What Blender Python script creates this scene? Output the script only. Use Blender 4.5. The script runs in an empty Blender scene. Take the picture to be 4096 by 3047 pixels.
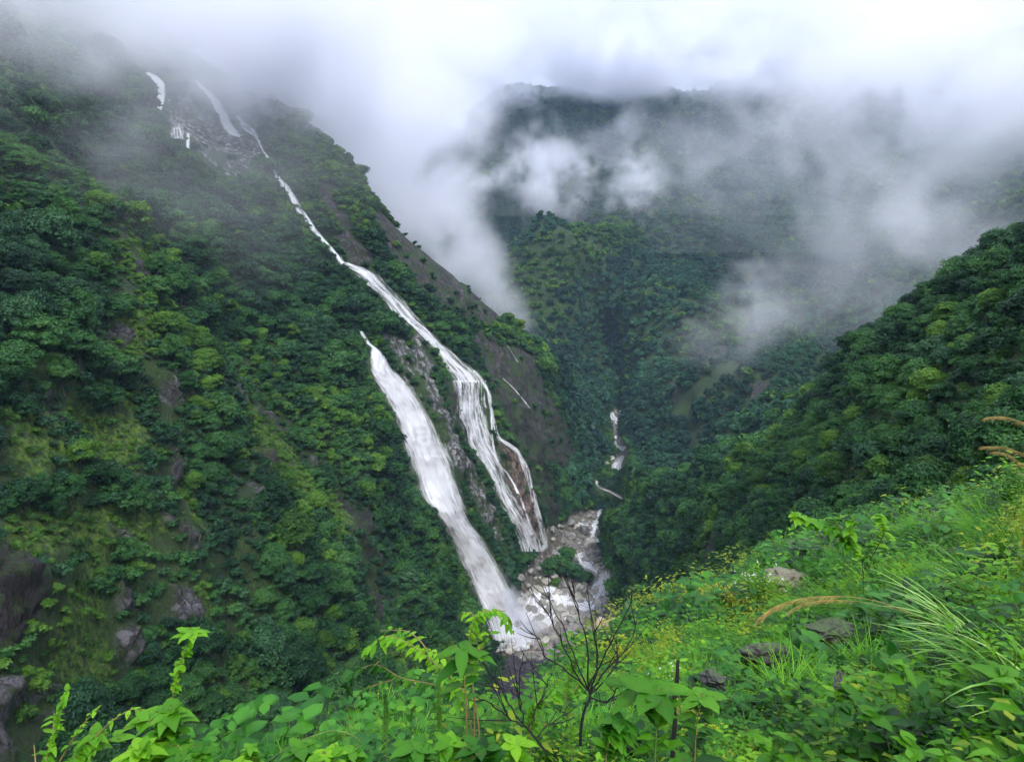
import bpy, bmesh, math, random
import numpy as np
from mathutils import Vector, Matrix, Euler
from mathutils.bvhtree import BVHTree

random.seed(7)
RS = np.random.RandomState(11)
SC = bpy.context.scene
COL = SC.collection

# ---------------------------------------------------------------- camera
F, CX, CY = 705.0, 512.0, 380.5          # focal length and centre in 1024 x 761 picture units
PITCH = math.radians(12.0)
CAM = Vector((0.0, 0.0, 200.0))
cam_d = bpy.data.cameras.new('camera')
cam_d.sensor_width = 36.0
cam_d.lens = 36.0 * F / 1024.0
cam_d.clip_start = 0.1
cam_d.clip_end = 20000.0
cam_o = bpy.data.objects.new('camera', cam_d)
COL.objects.link(cam_o)
cam_o.location = CAM
cam_o.rotation_euler = (math.radians(90) - PITCH, 0, 0)
SC.camera = cam_o
cP, sP = math.cos(PITCH), math.sin(PITCH)

# ---------------------------------------------------------------- sky and light
SUN_EL, SUN_ROT = math.radians(52), math.radians(162)
world = bpy.data.worlds.new('World')
SC.world = world
world.use_nodes = True
wn, wl = world.node_tree.nodes, world.node_tree.links
wn.clear()
w_out = wn.new('ShaderNodeOutputWorld')
w_bg = wn.new('ShaderNodeBackground')
w_bg.inputs['Strength'].default_value = 0.1
w_sky = wn.new('ShaderNodeTexSky')
w_sky.sky_type = 'NISHITA'
w_sky.sun_disc = False
w_sky.sun_elevation = SUN_EL
w_sky.sun_rotation = SUN_ROT
w_tc = wn.new('ShaderNodeTexCoord')
w_no = wn.new('ShaderNodeTexNoise')
w_no.inputs['Scale'].default_value = 1.6
w_no.inputs['Detail'].default_value = 4
# overcast: dull lavender near the horizon, about three times brighter overhead
w_sp = wn.new('ShaderNodeSeparateXYZ')
wl.new(w_tc.outputs['Generated'], w_sp.inputs[0])
w_ad = wn.new('ShaderNodeMath'); w_ad.operation = 'MULTIPLY_ADD'
wl.new(w_no.outputs['Fac'], w_ad.inputs[0]); w_ad.inputs[1].default_value = 0.55
w_ad2 = wn.new('ShaderNodeMath'); w_ad2.operation = 'SUBTRACT'
wl.new(w_sp.outputs[2], w_ad2.inputs[0]); w_ad2.inputs[1].default_value = 0.275
wl.new(w_ad2.outputs[0], w_ad.inputs[2])
w_rp = wn.new('ShaderNodeValToRGB')
w_rp.color_ramp.elements.new(0.3)
w_rp.color_ramp.elements[0].position = 0.0; w_rp.color_ramp.elements[1].position = 0.28; w_rp.color_ramp.elements[2].position = 1.0
w_rp.color_ramp.elements[0].color = (3.35, 3.5, 4.3, 1); w_rp.color_ramp.elements[1].color = (4.3, 4.5, 5.4, 1); w_rp.color_ramp.elements[2].color = (11.8, 12.4, 14.4, 1)
w_mx = wn.new('ShaderNodeMixRGB')
w_mx.inputs[0].default_value = 0.95
wl.new(w_tc.outputs['Generated'], w_no.inputs['Vector'])
wl.new(w_ad.outputs[0], w_rp.inputs[0])
wl.new(w_sky.outputs[0], w_mx.inputs[1])
wl.new(w_rp.outputs[0], w_mx.inputs[2])
wl.new(w_mx.outputs[0], w_bg.inputs[0])
wl.new(w_bg.outputs[0], w_out.inputs[0])
sun_d = bpy.data.lights.new('sun', 'SUN')
sun_d.energy = 1.4
sun_d.angle = math.radians(14)
sun_d.color = (1.0, 0.96, 0.9)
sun_o = bpy.data.objects.new('sun', sun_d)
COL.objects.link(sun_o)
# light comes from behind-right of the camera, high up
sd = Vector((0.22, -0.68, 0.98)).normalized()
sun_o.rotation_euler = sd.to_track_quat('Z', 'Y').to_euler()

SC.render.engine = 'CYCLES'
SC.view_settings.view_transform = 'Standard'
SC.view_settings.look = 'None'
SC.view_settings.exposure = 1.15
SC.view_settings.gamma = 1.0
cy = SC.cycles
cy.use_denoising = True
cy.use_adaptive_sampling = True
cy.adaptive_threshold = 0.03
cy.max_bounces = 10
cy.diffuse_bounces = 2
cy.glossy_bounces = 2
cy.transmission_bounces = 3
cy.volume_bounces = 7
cy.transparent_max_bounces = 16
cy.caustics_reflective = False
cy.caustics_refractive = False
cy.volume_step_rate = 1.0
cy.volume_max_steps = 256
cy.sample_clamp_indirect = 6.0

# ---------------------------------------------------------------- maths helpers
def ray(px, py):
    u = (np.asarray(px, float) - CX) / F
    w = (CY - np.asarray(py, float)) / F
    return np.stack([u, cP + w * sP, -sP + w * cP], -1)

def P(px, py, t):
    return ray(px, py) * np.asarray(t, float)[..., None] + np.array(CAM)

def V(px, py, t):
    return Vector(P(px, py, t))

def project(p):
    q = np.asarray(p, float) - np.array(CAM)
    t = q[..., 1] * cP - q[..., 2] * sP
    up = q[..., 1] * sP + q[..., 2] * cP
    t = np.maximum(t, 1e-3)
    return CX + F * q[..., 0] / t, CY - F * up / t, t

def _h(ix, iy, iz, seed):
    n = (ix.astype(np.int64) * 374761393 + iy.astype(np.int64) * 668265263 + iz.astype(np.int64) * 2147483647 + seed * 1274126177) & 0xffffffff
    n = ((n ^ (n >> 13)) * 1274126177) & 0xffffffff
    n = ((n ^ (n >> 16)) * 2246822519) & 0xffffffff
    return ((n ^ (n >> 15)) & 0xffffff) / float(0xffffff)

def vnoise(p, seed=0):
    p = np.asarray(p, float)
    i = np.floor(p)
    f = p - i
    f = f * f * f * (f * (f * 6 - 15) + 10)
    i = i.astype(np.int64)
    r = 0
    for dx in (0, 1):
        wx = f[..., 0] if dx else 1 - f[..., 0]
        for dy in (0, 1):
            wy = f[..., 1] if dy else 1 - f[..., 1]
            for dz in (0, 1):
                wz = f[..., 2] if dz else 1 - f[..., 2]
                r = r + wx * wy * wz * _h(i[..., 0] + dx, i[..., 1] + dy, i[..., 2] + dz, seed)
    return r * 2 - 1

def fbm(p, octv=4, seed=0, gain=0.5):
    a, s, r = 1.0, 1.0, 0
    for k in range(octv):
        r = r + a * vnoise(p * s + 17.3 * k, seed + k)
        a *= gain
        s *= 2.03
    return r

def ridged(p, octv=4, seed=0):
    a, s, r = 1.0, 1.0, 0
    for k in range(octv):
        r = r + a * (1 - 2 * np.abs(vnoise(p * s + 9.1 * k, seed + k)))
        a *= 0.5
        s *= 2.1
    return r

def pchip(x, y, xq):
    """monotone cubic; x (n,), y (n,m) -> (len(xq), m)"""
    x = np.asarray(x, float); y = np.asarray(y, float)
    if y.ndim == 1: y = y[:, None]
    h = np.diff(x)[:, None]
    dlt = np.diff(y, axis=0) / h
    m = np.zeros_like(y)
    a, b = dlt[:-1], dlt[1:]
    w1 = 2 * h[1:] + h[:-1]; w2 = h[1:] + 2 * h[:-1]
    with np.errstate(divide='ignore', invalid='ignore'):
        hm = (w1 + w2) / (w1 / a + w2 / b)
    m[1:-1] = np.where(a * b > 0, hm, 0)
    m[0] = dlt[0]; m[-1] = dlt[-1]
    k = np.clip(np.searchsorted(x, xq, side='right') - 1, 0, len(x) - 2)
    hh = h[k]
    s = ((np.asarray(xq) - x[k])[:, None]) / hh
    h00 = 2*s**3 - 3*s**2 + 1; h10 = s**3 - 2*s**2 + s
    h01 = -2*s**3 + 3*s**2; h11 = s**3 - s**2
    return h00*y[k] + h10*hh*m[k] + h01*y[k+1] + h11*hh*m[k+1]

def inpoly(px, py, poly):
    px = np.asarray(px, float); py = np.asarray(py, float)
    r = np.zeros(px.shape, bool)
    n = len(poly)
    j = n - 1
    for i in range(n):
        xi, yi = poly[i]; xj, yj = poly[j]
        c = ((yi > py) != (yj > py)) & (px < (xj - xi) * (py - yi) / ((yj - yi) or 1e-9) + xi)
        r ^= c
        j = i
    return r

def polydist(px, py, poly):
    """signed distance in picture units, positive inside"""
    px = np.asarray(px, float); py = np.asarray(py, float)
    d = np.full(px.shape, 1e9)
    n = len(poly)
    for i in range(n):
        ax, ay = poly[i]; bx, by = poly[(i + 1) % n]
        ex, ey = bx - ax, by - ay
        L = ex*ex + ey*ey + 1e-9
        s = np.clip(((px-ax)*ex + (py-ay)*ey) / L, 0, 1)
        d = np.minimum(d, np.hypot(px-ax-s*ex, py-ay-s*ey))
    return np.where(inpoly(px, py, poly), d, -d)

# ---------------------------------------------------------------- object helpers
def tag(o, label=None, cat=None, group=None, kind=None):
    if label: o['label'] = label
    if cat: o['category'] = cat
    if group: o['group'] = group
    if kind: o['kind'] = kind
    return o

def mesh_np(name, verts, faces, mat=None, smooth=False, nper=4):
    me = bpy.data.meshes.new(name)
    verts = np.asarray(verts, np.float32).reshape(-1, 3)
    faces = np.asarray(faces, np.int32).reshape(-1, nper)
    me.vertices.add(len(verts)); me.vertices.foreach_set('co', verts.ravel())
    me.loops.add(faces.size); me.loops.foreach_set('vertex_index', faces.ravel())
    me.polygons.add(len(faces))
    me.polygons.foreach_set('loop_start', np.arange(0, faces.size, nper, dtype=np.int32))
    me.polygons.foreach_set('loop_total', np.full(len(faces), nper, np.int32))
    if smooth: me.polygons.foreach_set('use_smooth', np.ones(len(faces), bool))
    me.update(calc_edges=True)
    me.validate()
    if mat: me.materials.append(mat)
    return me

def mkobj(name, me, parent=None, loc=None):
    o = bpy.data.objects.new(name, me)
    COL.objects.link(o)
    if parent: o.parent = parent
    if loc is not None: o.location = loc
    return o

def fattr(me, name, arr):
    a = me.attributes.new(name, 'FLOAT', 'POINT')
    a.data.foreach_set('value', np.asarray(arr, np.float32).ravel())

# ---------------------------------------------------------------- material helper
class N:
    def __init__(s, name):
        s.m = bpy.data.materials.new(name)
        s.m.use_nodes = True
        s.t = s.m.node_tree
        s.t.nodes.clear()
        s.out = s.t.nodes.new('ShaderNodeOutputMaterial')
    def n(s, typ, **kw):
        nd = s.t.nodes.new(typ)
        ins = kw.pop('ins', {})
        for k, v in kw.items(): setattr(nd, k, v)
        for k, v in ins.items():
            if isinstance(v, bpy.types.NodeSocket): s.t.links.new(v, nd.inputs[k])
            else: nd.inputs[k].default_value = v
        return nd
    def noise(s, vec, scale, detail=4, rough=0.55, dist=0.0):
        return s.n('ShaderNodeTexNoise', ins={'Vector': vec, 'Scale': scale, 'Detail': detail, 'Roughness': rough, 'Distortion': dist}).outputs['Fac']
    def ramp(s, fac, els):
        r = s.n('ShaderNodeValToRGB', ins={0: fac})
        cr = r.color_ramp
        while len(cr.elements) < len(els): cr.elements.new(0.5)
        for e, (p, c) in zip(cr.elements, els):
            e.position = p
            e.color = (c, c, c, 1) if isinstance(c, (int, float)) else (*c, 1)
        return r.outputs[0]
    def mix(s, f, a, b, typ='MIX'):
        return s.n('ShaderNodeMixRGB', blend_type=typ, ins={0: f, 1: a if not isinstance(a, tuple) else (*a, 1), 2: b if not isinstance(b, tuple) else (*b, 1)}).outputs[0]
    def math(s, op, a, b=0.0, c=0.0, clamp=False):
        nd = s.n('ShaderNodeMath', operation=op, use_clamp=clamp, ins={0: a, 1: b})
        if op in ('MULTIPLY_ADD',): s.t.links.new(c, nd.inputs[2]) if isinstance(c, bpy.types.NodeSocket) else setattr(nd.inputs[2], 'default_value', c)
        return nd.outputs[0]
    def attr(s, name):
        return s.n('ShaderNodeAttribute', attribute_name=name).outputs['Fac']
    def pos(s, scale=(1, 1, 1), rot=(0, 0, 0), obj=False):
        v = s.n('ShaderNodeTexCoord').outputs['Object'] if obj else s.n('ShaderNodeNewGeometry').outputs['Position']
        if scale == (1, 1, 1) and rot == (0, 0, 0): return v
        return s.n('ShaderNodeMapping', ins={'Vector': v, 'Scale': scale, 'Rotation': rot}).outputs[0]
    def bump(s, h, strength=0.5, dist=0.1):
        return s.n('ShaderNodeBump', ins={'Height': h, 'Strength': strength, 'Distance': dist}).outputs[0]
    def pbr(s, col, rough=0.8, normal=None, spec=0.3, alpha=None, **kw):
        ins = {'Base Color': col if not isinstance(col, tuple) else (*col, 1), 'Roughness': rough, 'Specular IOR Level': spec}
        if normal is not None: ins['Normal'] = normal
        if alpha is not None: ins['Alpha'] = alpha
        ins.update(kw)
        return s.n('ShaderNodeBsdfPrincipled', ins=ins).outputs[0]
    def done(s, sh, vol=False):
        s.t.links.new(sh, s.out.inputs['Volume' if vol else 'Surface'])
        return s.m

# ================================================================ TERRAIN
# one lofted sheet: for each picture column a profile running away from the camera, (distance, row) pairs
KN = 20
# knots: 0-2 foreground slope, 2 its brink, 3-4 the drop, 5-10 the facing slope, 11 its ridge, 12-13 the hollow behind,
# 14 light green spur crest, 15 dip, 16-17 far mountain, 18 its summit, 19 behind
cols = {
-400: [(1.5,1500),(3.5,1150),(5.5,1020),(14,1200),(35,1000),(48,860),(56,700),(64,520),(74,340),(90,140),(110,-60),(140,-300),(220,-250),(400,-100),(700,0),(800,20),(1000,0),(1200,-50),(1500,-60),(1900,50)],
-150: [(1.5,1450),(3.5,1100),(5.5,980),(15,1150),(45,960),(62,830),(72,680),(84,510),(100,330),(125,160),(165,20),(230,-170),(330,-120),(500,20),(700,60),(800,80),(1000,60),(1200,20),(1500,0),(1900,100)],
0:    [(1.5,1400),(3.5,1050),(6,900),(16,1080),(55,900),(74,761),(84,620),(97,470),(118,320),(160,170),(235,60),(330,-60),(430,0),(560,90),(700,120),(800,140),(1000,120),(1200,90),(1500,60),(1900,140)],
100:  [(1.5,1380),(3.6,1000),(6.2,845),(17,1040),(70,880),(92,761),(106,620),(122,480),(146,350),(195,215),(280,105),(400,-10),(480,60),(600,130),(750,150),(850,170),(1050,150),(1250,110),(1500,80),(1900,160)],
200:  [(1.5,1370),(3.8,960),(6.6,795),(18,1010),(85,880),(112,761),(128,640),(146,510),(172,390),(222,270),(300,165),(420,58),(490,110),(620,170),(780,190),(870,200),(1050,170),(1250,130),(1500,90),(1900,170)],
280:  [(1.5,1360),(4.0,920),(7.2,785),(20,980),(100,880),(132,761),(150,650),(170,530),(200,420),(250,305),(310,210),(375,112),(440,160),(620,200),(780,210),(870,220),(1050,190),(1250,140),(1500,95),(1900,180)],
350:  [(1.5,1350),(4.2,880),(8,752),(22,960),(115,860),(150,761),(172,660),(194,560),(222,450),(262,345),(305,250),(350,165),(410,225),(600,245),(780,240),(870,250),(1050,215),(1250,150),(1500,100),(1900,180)],
400:  [(1.5,1340),(4.4,850),(9.5,732),(26,930),(125,840),(175,750),(200,668),(222,585),(248,490),(282,385),(322,295),(365,226),(420,280),(600,275),(780,255),(880,268),(1050,220),(1250,160),(1450,115),(1900,190)],
450:  [(1.5,1330),(4.8,830),(10.5,728),(30,900),(140,820),(205,745),(236,680),(256,610),(280,515),(310,415),(345,330),(382,268),(440,320),(620,300),(770,268),(880,280),(1050,215),(1200,165),(1400,140),(1900,200)],
490:  [(1.5,1320),(5.2,800),(11.5,745),(34,880),(160,810),(225,745),(264,680),(284,632),(305,535),(330,445),(362,365),(398,306),(460,350),(640,320),(760,258),(880,272),(1050,190),(1180,135),(1350,112),(1900,200)],
522:  [(1.5,1310),(5.6,785),(12,752),(40,860),(180,790),(250,712),(285,655),(305,630),(328,545),(350,465),(380,395),(412,332),(480,370),(640,335),(750,245),(880,258),(1050,175),(1180,115),(1320,96),(1900,200)],
545:  [(1.5,1300),(5.8,775),(13,746),(45,845),(190,780),(257,702),(295,640),(330,590),(362,545),(382,480),(408,420),(440,356),(510,385),(650,345),(745,238),(880,250),(1050,170),(1180,112),(1310,94),(1900,200)],
565:  [(1.5,1300),(6,768),(15,722),(48,835),(195,775),(262,690),(298,632),(338,586),(382,545),(420,500),(455,430),(490,372),(560,390),(660,350),(745,230),(880,242),(1050,165),(1180,110),(1300,93),(1900,200)],
585:  [(1.5,1300),(6.2,762),(18,676),(50,825),(195,770),(262,686),(300,628),(342,584),(392,543),(450,505),(520,455),(590,408),(640,390),(700,355),(750,225),(880,236),(1050,160),(1180,108),(1300,92),(1900,200)],
603:  [(1.5,1300),(6.4,757),(22,652),(52,815),(192,765),(260,684),(300,628),(345,582),(400,540),(470,497),(540,455),(610,422),(670,388),(730,350),(770,226),(880,222),(1050,158),(1180,108),(1300,92),(1900,200)],
618:  [(1.5,1300),(6.5,752),(24,640),(54,805),(185,755),(238,690),(262,630),(290,560),(325,508),(380,512),(500,474),(600,430),(680,390),(740,345),(790,232),(880,218),(1050,158),(1180,108),(1300,92),(1900,200)],
645:  [(1.5,1290),(6.7,748),(25,622),(56,790),(170,740),(205,690),(230,625),(250,575),(270,530),(285,500),(298,485),(310,477),(420,490),(580,415),(760,262),(880,218),(1050,155),(1180,110),(1300,95),(1900,200)],
700:  [(1.5,1270),(6.9,740),(27,596),(58,740),(120,700),(150,640),(175,590),(200,545),(225,505),(245,475),(258,463),(268,458),(350,480),(500,400),(660,320),(780,268),(950,210),(1150,150),(1350,100),(1900,200)],
740:  [(1.5,1260),(7.0,735),(28,574),(50,680),(85,655),(110,610),(135,565),(160,525),(182,490),(200,465),(212,453),(222,448),(300,465),(440,392),(660,320),(780,272),(950,206),(1150,145),(1350,90),(1900,190)],
784:  [(1.5,1250),(7.0,730),(29,553),(42,625),(62,610),(82,580),(102,545),(122,510),(142,478),(158,452),(170,438),(180,429),(250,450),(400,380),(640,320),(760,305),(950,215),(1150,135),(1350,80),(1900,190)],
840:  [(1.5,1220),(6.8,720),(27,541),(38,590),(52,575),(66,545),(82,510),(98,472),(114,430),(128,395),(140,368),(152,350),(220,390),(400,350),(640,290),(760,280),(950,200),(1150,125),(1350,70),(1900,180)],
904:  [(1.5,1180),(6.4,705),(25,520),(35,560),(47,545),(58,515),(70,475),(84,430),(98,385),(110,345),(120,317),(130,297),(190,330),(400,310),(640,265),(760,255),(950,180),(1150,110),(1350,60),(1900,170)],
968:  [(1.5,1130),(6,685),(22,505),(31,530),(42,515),(52,485),(63,440),(75,390),(87,340),(98,297),(108,270),(116,250),(180,280),(400,280),(640,240),(760,230),(950,165),(1150,100),(1350,50),(1900,160)],
1024: [(1.5,1080),(5.5,660),(19,490),(28,505),(38,490),(47,455),(57,405),(68,350),(80,300),(90,260),(98,238),(106,222),(170,250),(400,260),(640,220),(760,210),(950,150),(1150,90),(1350,40),(1900,150)],
1150: [(1.5,980),(4.8,605),(15,452),(24,455),(34,435),(42,395),(51,340),(61,285),(72,230),(82,180),(92,145),(100,120),(170,160),(400,200),(640,180),(760,170),(950,120),(1150,70),(1350,20),(1900,120)],
1450: [(1.5,800),(4,450),(10,300),(20,330),(30,300),(38,250),(46,190),(56,120),(68,50),(80,-20),(90,-70),(100,-110),(170,-50),(400,60),(640,60),(760,60),(950,40),(1150,0),(1350,-40),(1900,20)],
}
pxk = np.array(sorted(cols), float)
tab = np.array([[v for kv in cols[int(k)] for v in kv] for k in pxk]).reshape(len(pxk), KN, 2)
# the slopes carry about six metres of trees, so the ground itself lies lower than the skyline of crowns
_kk = np.arange(KN)[None]; _px = pxk[:, None]
_d = 705.0 / tab[..., 0]
_w = np.interp(_kk, [5, 8, 11, 12, 14, 18], [.3, .7, 1, .6, .6, .6]) * (_kk >= 5)
tab[..., 1] += _w * np.where(_px > 610, 4.6, np.where(_kk > 11.5, 5.0, 3.2)) * _d
tab[..., 0] = np.log(tab[..., 0])
COLPX = np.concatenate([np.arange(-400, -24, 8.0), np.arange(-24, 1048, 2.5), np.arange(1048, 1451, 8.0)])
sub = [10, 14, 10, 8, 16, 16, 20, 26, 30, 30, 30, 24, 16, 26, 18, 26, 26, 20, 8]
KQ = np.concatenate([k + np.arange(s) / s for k, s in enumerate(sub)] + [[KN - 1.0]])
a1 = pchip(pxk, tab.reshape(len(pxk), -1), COLPX).reshape(len(COLPX), KN, 2)
g = np.stack([pchip(np.arange(KN), a1[i], KQ) for i in range(len(COLPX))])      # col, row, 2
GT = np.exp(g[..., 0]); GY = g[..., 1]
GX = np.repeat(COLPX[:, None], len(KQ), 1)
GK = np.repeat(KQ[None], len(COLPX), 0)
S0 = P(GX, GY, GT)

def grid_normals(S):
    du = np.gradient(S, axis=0); dv = np.gradient(S, axis=1)
    n = np.cross(du, dv)
    n /= np.linalg.norm(n, axis=-1, keepdims=True) + 1e-9
    n *= np.sign(n[..., 2:3] + 1e-6)
    return n
NRM = grid_normals(S0)

# ---- bare rock areas (rows / columns of the picture, used to find the spots on the sheet)
ROCKS = [
 ('brown', [(370,205),(384,216),(409,234),(441,256),(472,288),(500,318),(492,326),(467,319),(440,305),(415,283),(396,262),(378,238)]),
 ('brown', [(472,332),(500,338),(528,350),(546,384),(562,420),(574,455),(562,470),(530,456),(510,429),(490,382)]),
 ('dark', [(486,385),(520,408),(540,452),(562,516),(556,536),(546,528),(532,473),(508,431)]),
 ('tan', [(382,338),(420,338),(440,365),(425,372),(430,392),(445,410),(458,444),(486,495),(508,537),(517,577),(498,541),(477,516),(445,444),(420,395),(399,378)]),
 ('dark', [(440,376),(462,384),(462,425),(472,446),(458,432),(448,410)]),
 ('orange', [(496,439),(510,452),(522,470),(536,520),(538,536),(526,537),(506,490),(494,465)]),
 ('orange', [(434,510),(446,514),(459,545),(448,540)]),
 ('tan', [(163,98),(191,98),(223,130),(256,130),(262,150),(247,182),(227,178),(200,160),(171,134)]),
 ('brown', [(318,175),(345,215),(352,235),(372,262),(392,290),(372,282),(350,258),(335,240),(345,232),(318,195)]),
 ('slab', [(488,725),(492,690),(500,670),(520,656),(545,648),(563,655),(566,700),(550,725)]),
 ('grey', [(93,335),(112,338),(122,352),(106,350)]),
 ('grey', [(143,357),(165,363),(178,410),(172,432),(158,420),(148,385)]),
 ('grey', [(157,457),(176,457),(178,487),(163,482)]),
 ('dark', [(253,442),(274,446),(278,465),(258,460)]),
 ('grey', [(231,482),(250,486),(264,504),(246,502)]),
 ('grey', [(224,372),(240,380),(250,402),(238,398)]),
 ('grey', [(239,354),(250,358),(266,412),(257,410)]),
 ('grey', [(272,400),(284,404),(296,428),(284,424)]),
 ('grey', [(309,452),(316,455),(322,480),(312,474)]),
 ('dark', [(338,492),(352,500),(362,508),(376,552),(382,631),(372,609),(362,573),(346,530)]),
 ('grey', [(142,523),(169,523),(186,547),(180,560),(155,553)]),
 ('tan', [(81,535),(105,541),(120,564),(110,567),(100,557)]),
 ('grey', [(88,584),(118,608),(127,625),(127,661),(109,657),(105,618)]),
 ('grey', [(145,593),(169,596),(179,625),(173,642),(152,632)]),
 ('grey', [(-20,680),(40,688),(49,733),(36,756),(-20,775)]),
 ('dark', [(-20,560),(12,585),(22,600),(19,640),(-20,660)]),
 ('grey', [(30,385),(42,392),(60,425),(52,420)]),
 ('grey', [(114,268),(130,275),(138,292),(126,296)]),
 ('brown', [(667,413),(677,391),(725,358),(736,360),(712,386),(681,415)]),
 ('brown', [(742,395),(768,372),(776,376),(752,402)]),
 ('dark', [(717,539),(727,520),(733,535),(719,558),(709,580),(700,567)]),
 ('dark', [(770,548),(800,542),(808,563),(791,566)]),
]
BED = [(575,512),(604,510),(600,524),(602,556),(615,570),(612,600),(632,622),(652,640),(598,652),(566,660),(520,662),(488,655),(512,630),(518,575),(540,548),(546,530),(560,522)]
BED2 = [(609,414),(613,409),(621,411),(619,422),(618,432),(626,443),(630,450),(626,470),(612,470),(609,461),(617,452),(613,440)]
qx, qy, qt = project(S0)
jx = 6 * fbm(S0 / 12.0, 4, 5, .65); jy = 6 * fbm(S0 / 12.0, 4, 9, .65)
hole = np.clip((fbm(S0 / np.array([5., 5., 8.]), 3, 19) + .42) * 4, 0, 1)
rock = {k: np.zeros(GX.shape) for k in ('brown', 'dark', 'tan', 'orange', 'grey', 'slab')}
zone = (GK >= 3.6) & (GK < 12.2)
far_ok = (GK > 11.5) & (GK < 14)
for kind, poly in ROCKS:
    d = polydist(qx + jx * 0.7, qy + jy * 0.7, poly)
    m = np.clip(d / 2.0 + 0.5, 0, 1) * (hole if kind not in ('slab',) else 1)
    zz = far_ok if poly[0][0] in (667, 742) else zone
    rock[kind] = np.maximum(rock[kind], np.where(zz, m, 0))
bed = np.where((GK > 4.6) & (GK < 10.5), np.clip(polydist(qx + jx * .5, qy + jy * .5, BED) / 3 + .5, 0, 1), 0)
bed = np.maximum(bed, np.where((GK > 8) & (GK < 12), np.clip(polydist(qx, qy, BED2) / 2 + .5, 0, 1), 0))
anyrock = np.clip(sum(rock.values()), 0, 1)

lightgrass = [[(40,575),(85,560),(92,600),(110,665),(90,700),(60,690),(45,640)], [(185,470),(200,500),(195,540),(172,500)], [(125,380),(140,430),(150,480),(128,470),(112,410)], [(0,400),(40,420),(60,470),(20,480),(0,460)], [(196,560),(212,600),(200,650),(185,600)],[(330,470),(345,520),(338,560),(326,500)],[(243,395),(262,405),(300,455),(318,490),(300,500),(270,470),(250,430)], [(0,505),(150,510),(165,540),(60,560),(0,560)], [(110,215),(140,235),(160,290),(140,300),(120,260)],
              [(100,330),(160,300),(165,340),(120,360)], [(96,460),(60,400),(110,420),(150,470)], [(720,420),(740,380),(800,340),(790,380),(750,420)]]
meadow = np.zeros(GX.shape)
for poly in lightgrass: meadow = np.maximum(meadow, np.where(zone, np.clip(polydist(qx + jx, qy + jy, poly) / 4 + .5, 0, 1), 0))

# ---- relief
W = S0
big = ridged(W * np.array([1/75., 1/75., 1/75.]), 3, 21)
mid = fbm(W / 18.0, 4, 31)
fine = ridged(W * np.array([1/6., 1/6., 1/9.]), 3, 41)
slope_amp = np.interp(GK, [0, 2, 2.4, 4, 5.5, 7, 11, 12, 13, 16, 18, 19], [0, 0, .02, 1.5, 4.5, 9, 4.0, 4, 8, 12, 10, 8])
amp_right = np.interp(GX, [-100, 60, 300, 360, 560, 620, 700, 900], [.8, 1.0, 1.0, .55, .5, .4, .3, .2])
slope_amp = np.where(GK < 12, slope_amp * amp_right, slope_amp)
slope_amp *= 1 - 0.85 * bed
slope_amp *= np.where((GK > 9) & (GK < 12) & (GX < 460), np.interp(GK, [9, 10.5, 12], [1, .35, .35]), 1)
disp = slope_amp * (0.45 * big * (1 - bed) + 0.35 * mid) + np.clip(slope_amp, 0, 4) * 0.24 * fine * (0.3 + 1.5 * anyrock)
# diagonal spurs on the far mountain
farw = np.interp(GK, [12, 13.5, 18, 19], [0, 1, 1, .3])
dg = ridged(np.stack([(W[..., 0] * 0.8 + W[..., 2] * 1.1) / 150., (W[..., 1]) / 420., W[..., 2] * 0], -1), 2, 77)
disp = disp + farw * 15 * dg
# foreground bumps
fg = np.interp(GK, [0, .5, 2, 3], [0, 1, 1, 0])
disp = disp + fg * (0.22 * fbm(W / 2.2, 3, 55) * np.clip(GT / 8, .3, 1) + 0.5 * fbm(W / 7.0, 2, 56) * np.clip((GT - 6) / 12, 0, 1))
S1 = S0 + NRM * disp[..., None]
S1[..., 2] += farw * 0
NRM = grid_normals(S1)
nc, nr = GX.shape
idx = np.arange(nc * nr).reshape(nc, nr)
quads = np.stack([idx[:-1, :-1], idx[1:, :-1], idx[1:, 1:], idx[:-1, 1:]], -1)
flatS = S1.reshape(-1, 3)
BVH = BVHTree.FromPolygons([tuple(v) for v in flatS], [tuple(q) for q in quads.reshape(-1, 4)])
def hit(px, py, tmin=0.0):
    d = Vector(ray(px, py)); L = d.length; d.normalize()
    o = CAM + d * tmin * L
    r = BVH.ray_cast(o, d)
    return (r[0], r[1]) if r[0] is not None else (None, None)
def ground_z(x, y, top=900):
    r = BVH.ray_cast(Vector((x, y, top)), Vector((0, 0, -1)))
    return r[0], r[1]
def near_ground(x, y):
    """lowest sheet under a point of the near slope"""
    r = BVH.ray_cast(Vector((x, y, CAM.z + 8)), Vector((0, 0, -1)))
    return r[0] if r[0] is not None else Vector((x, y, CAM.z - 1.7))

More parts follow.
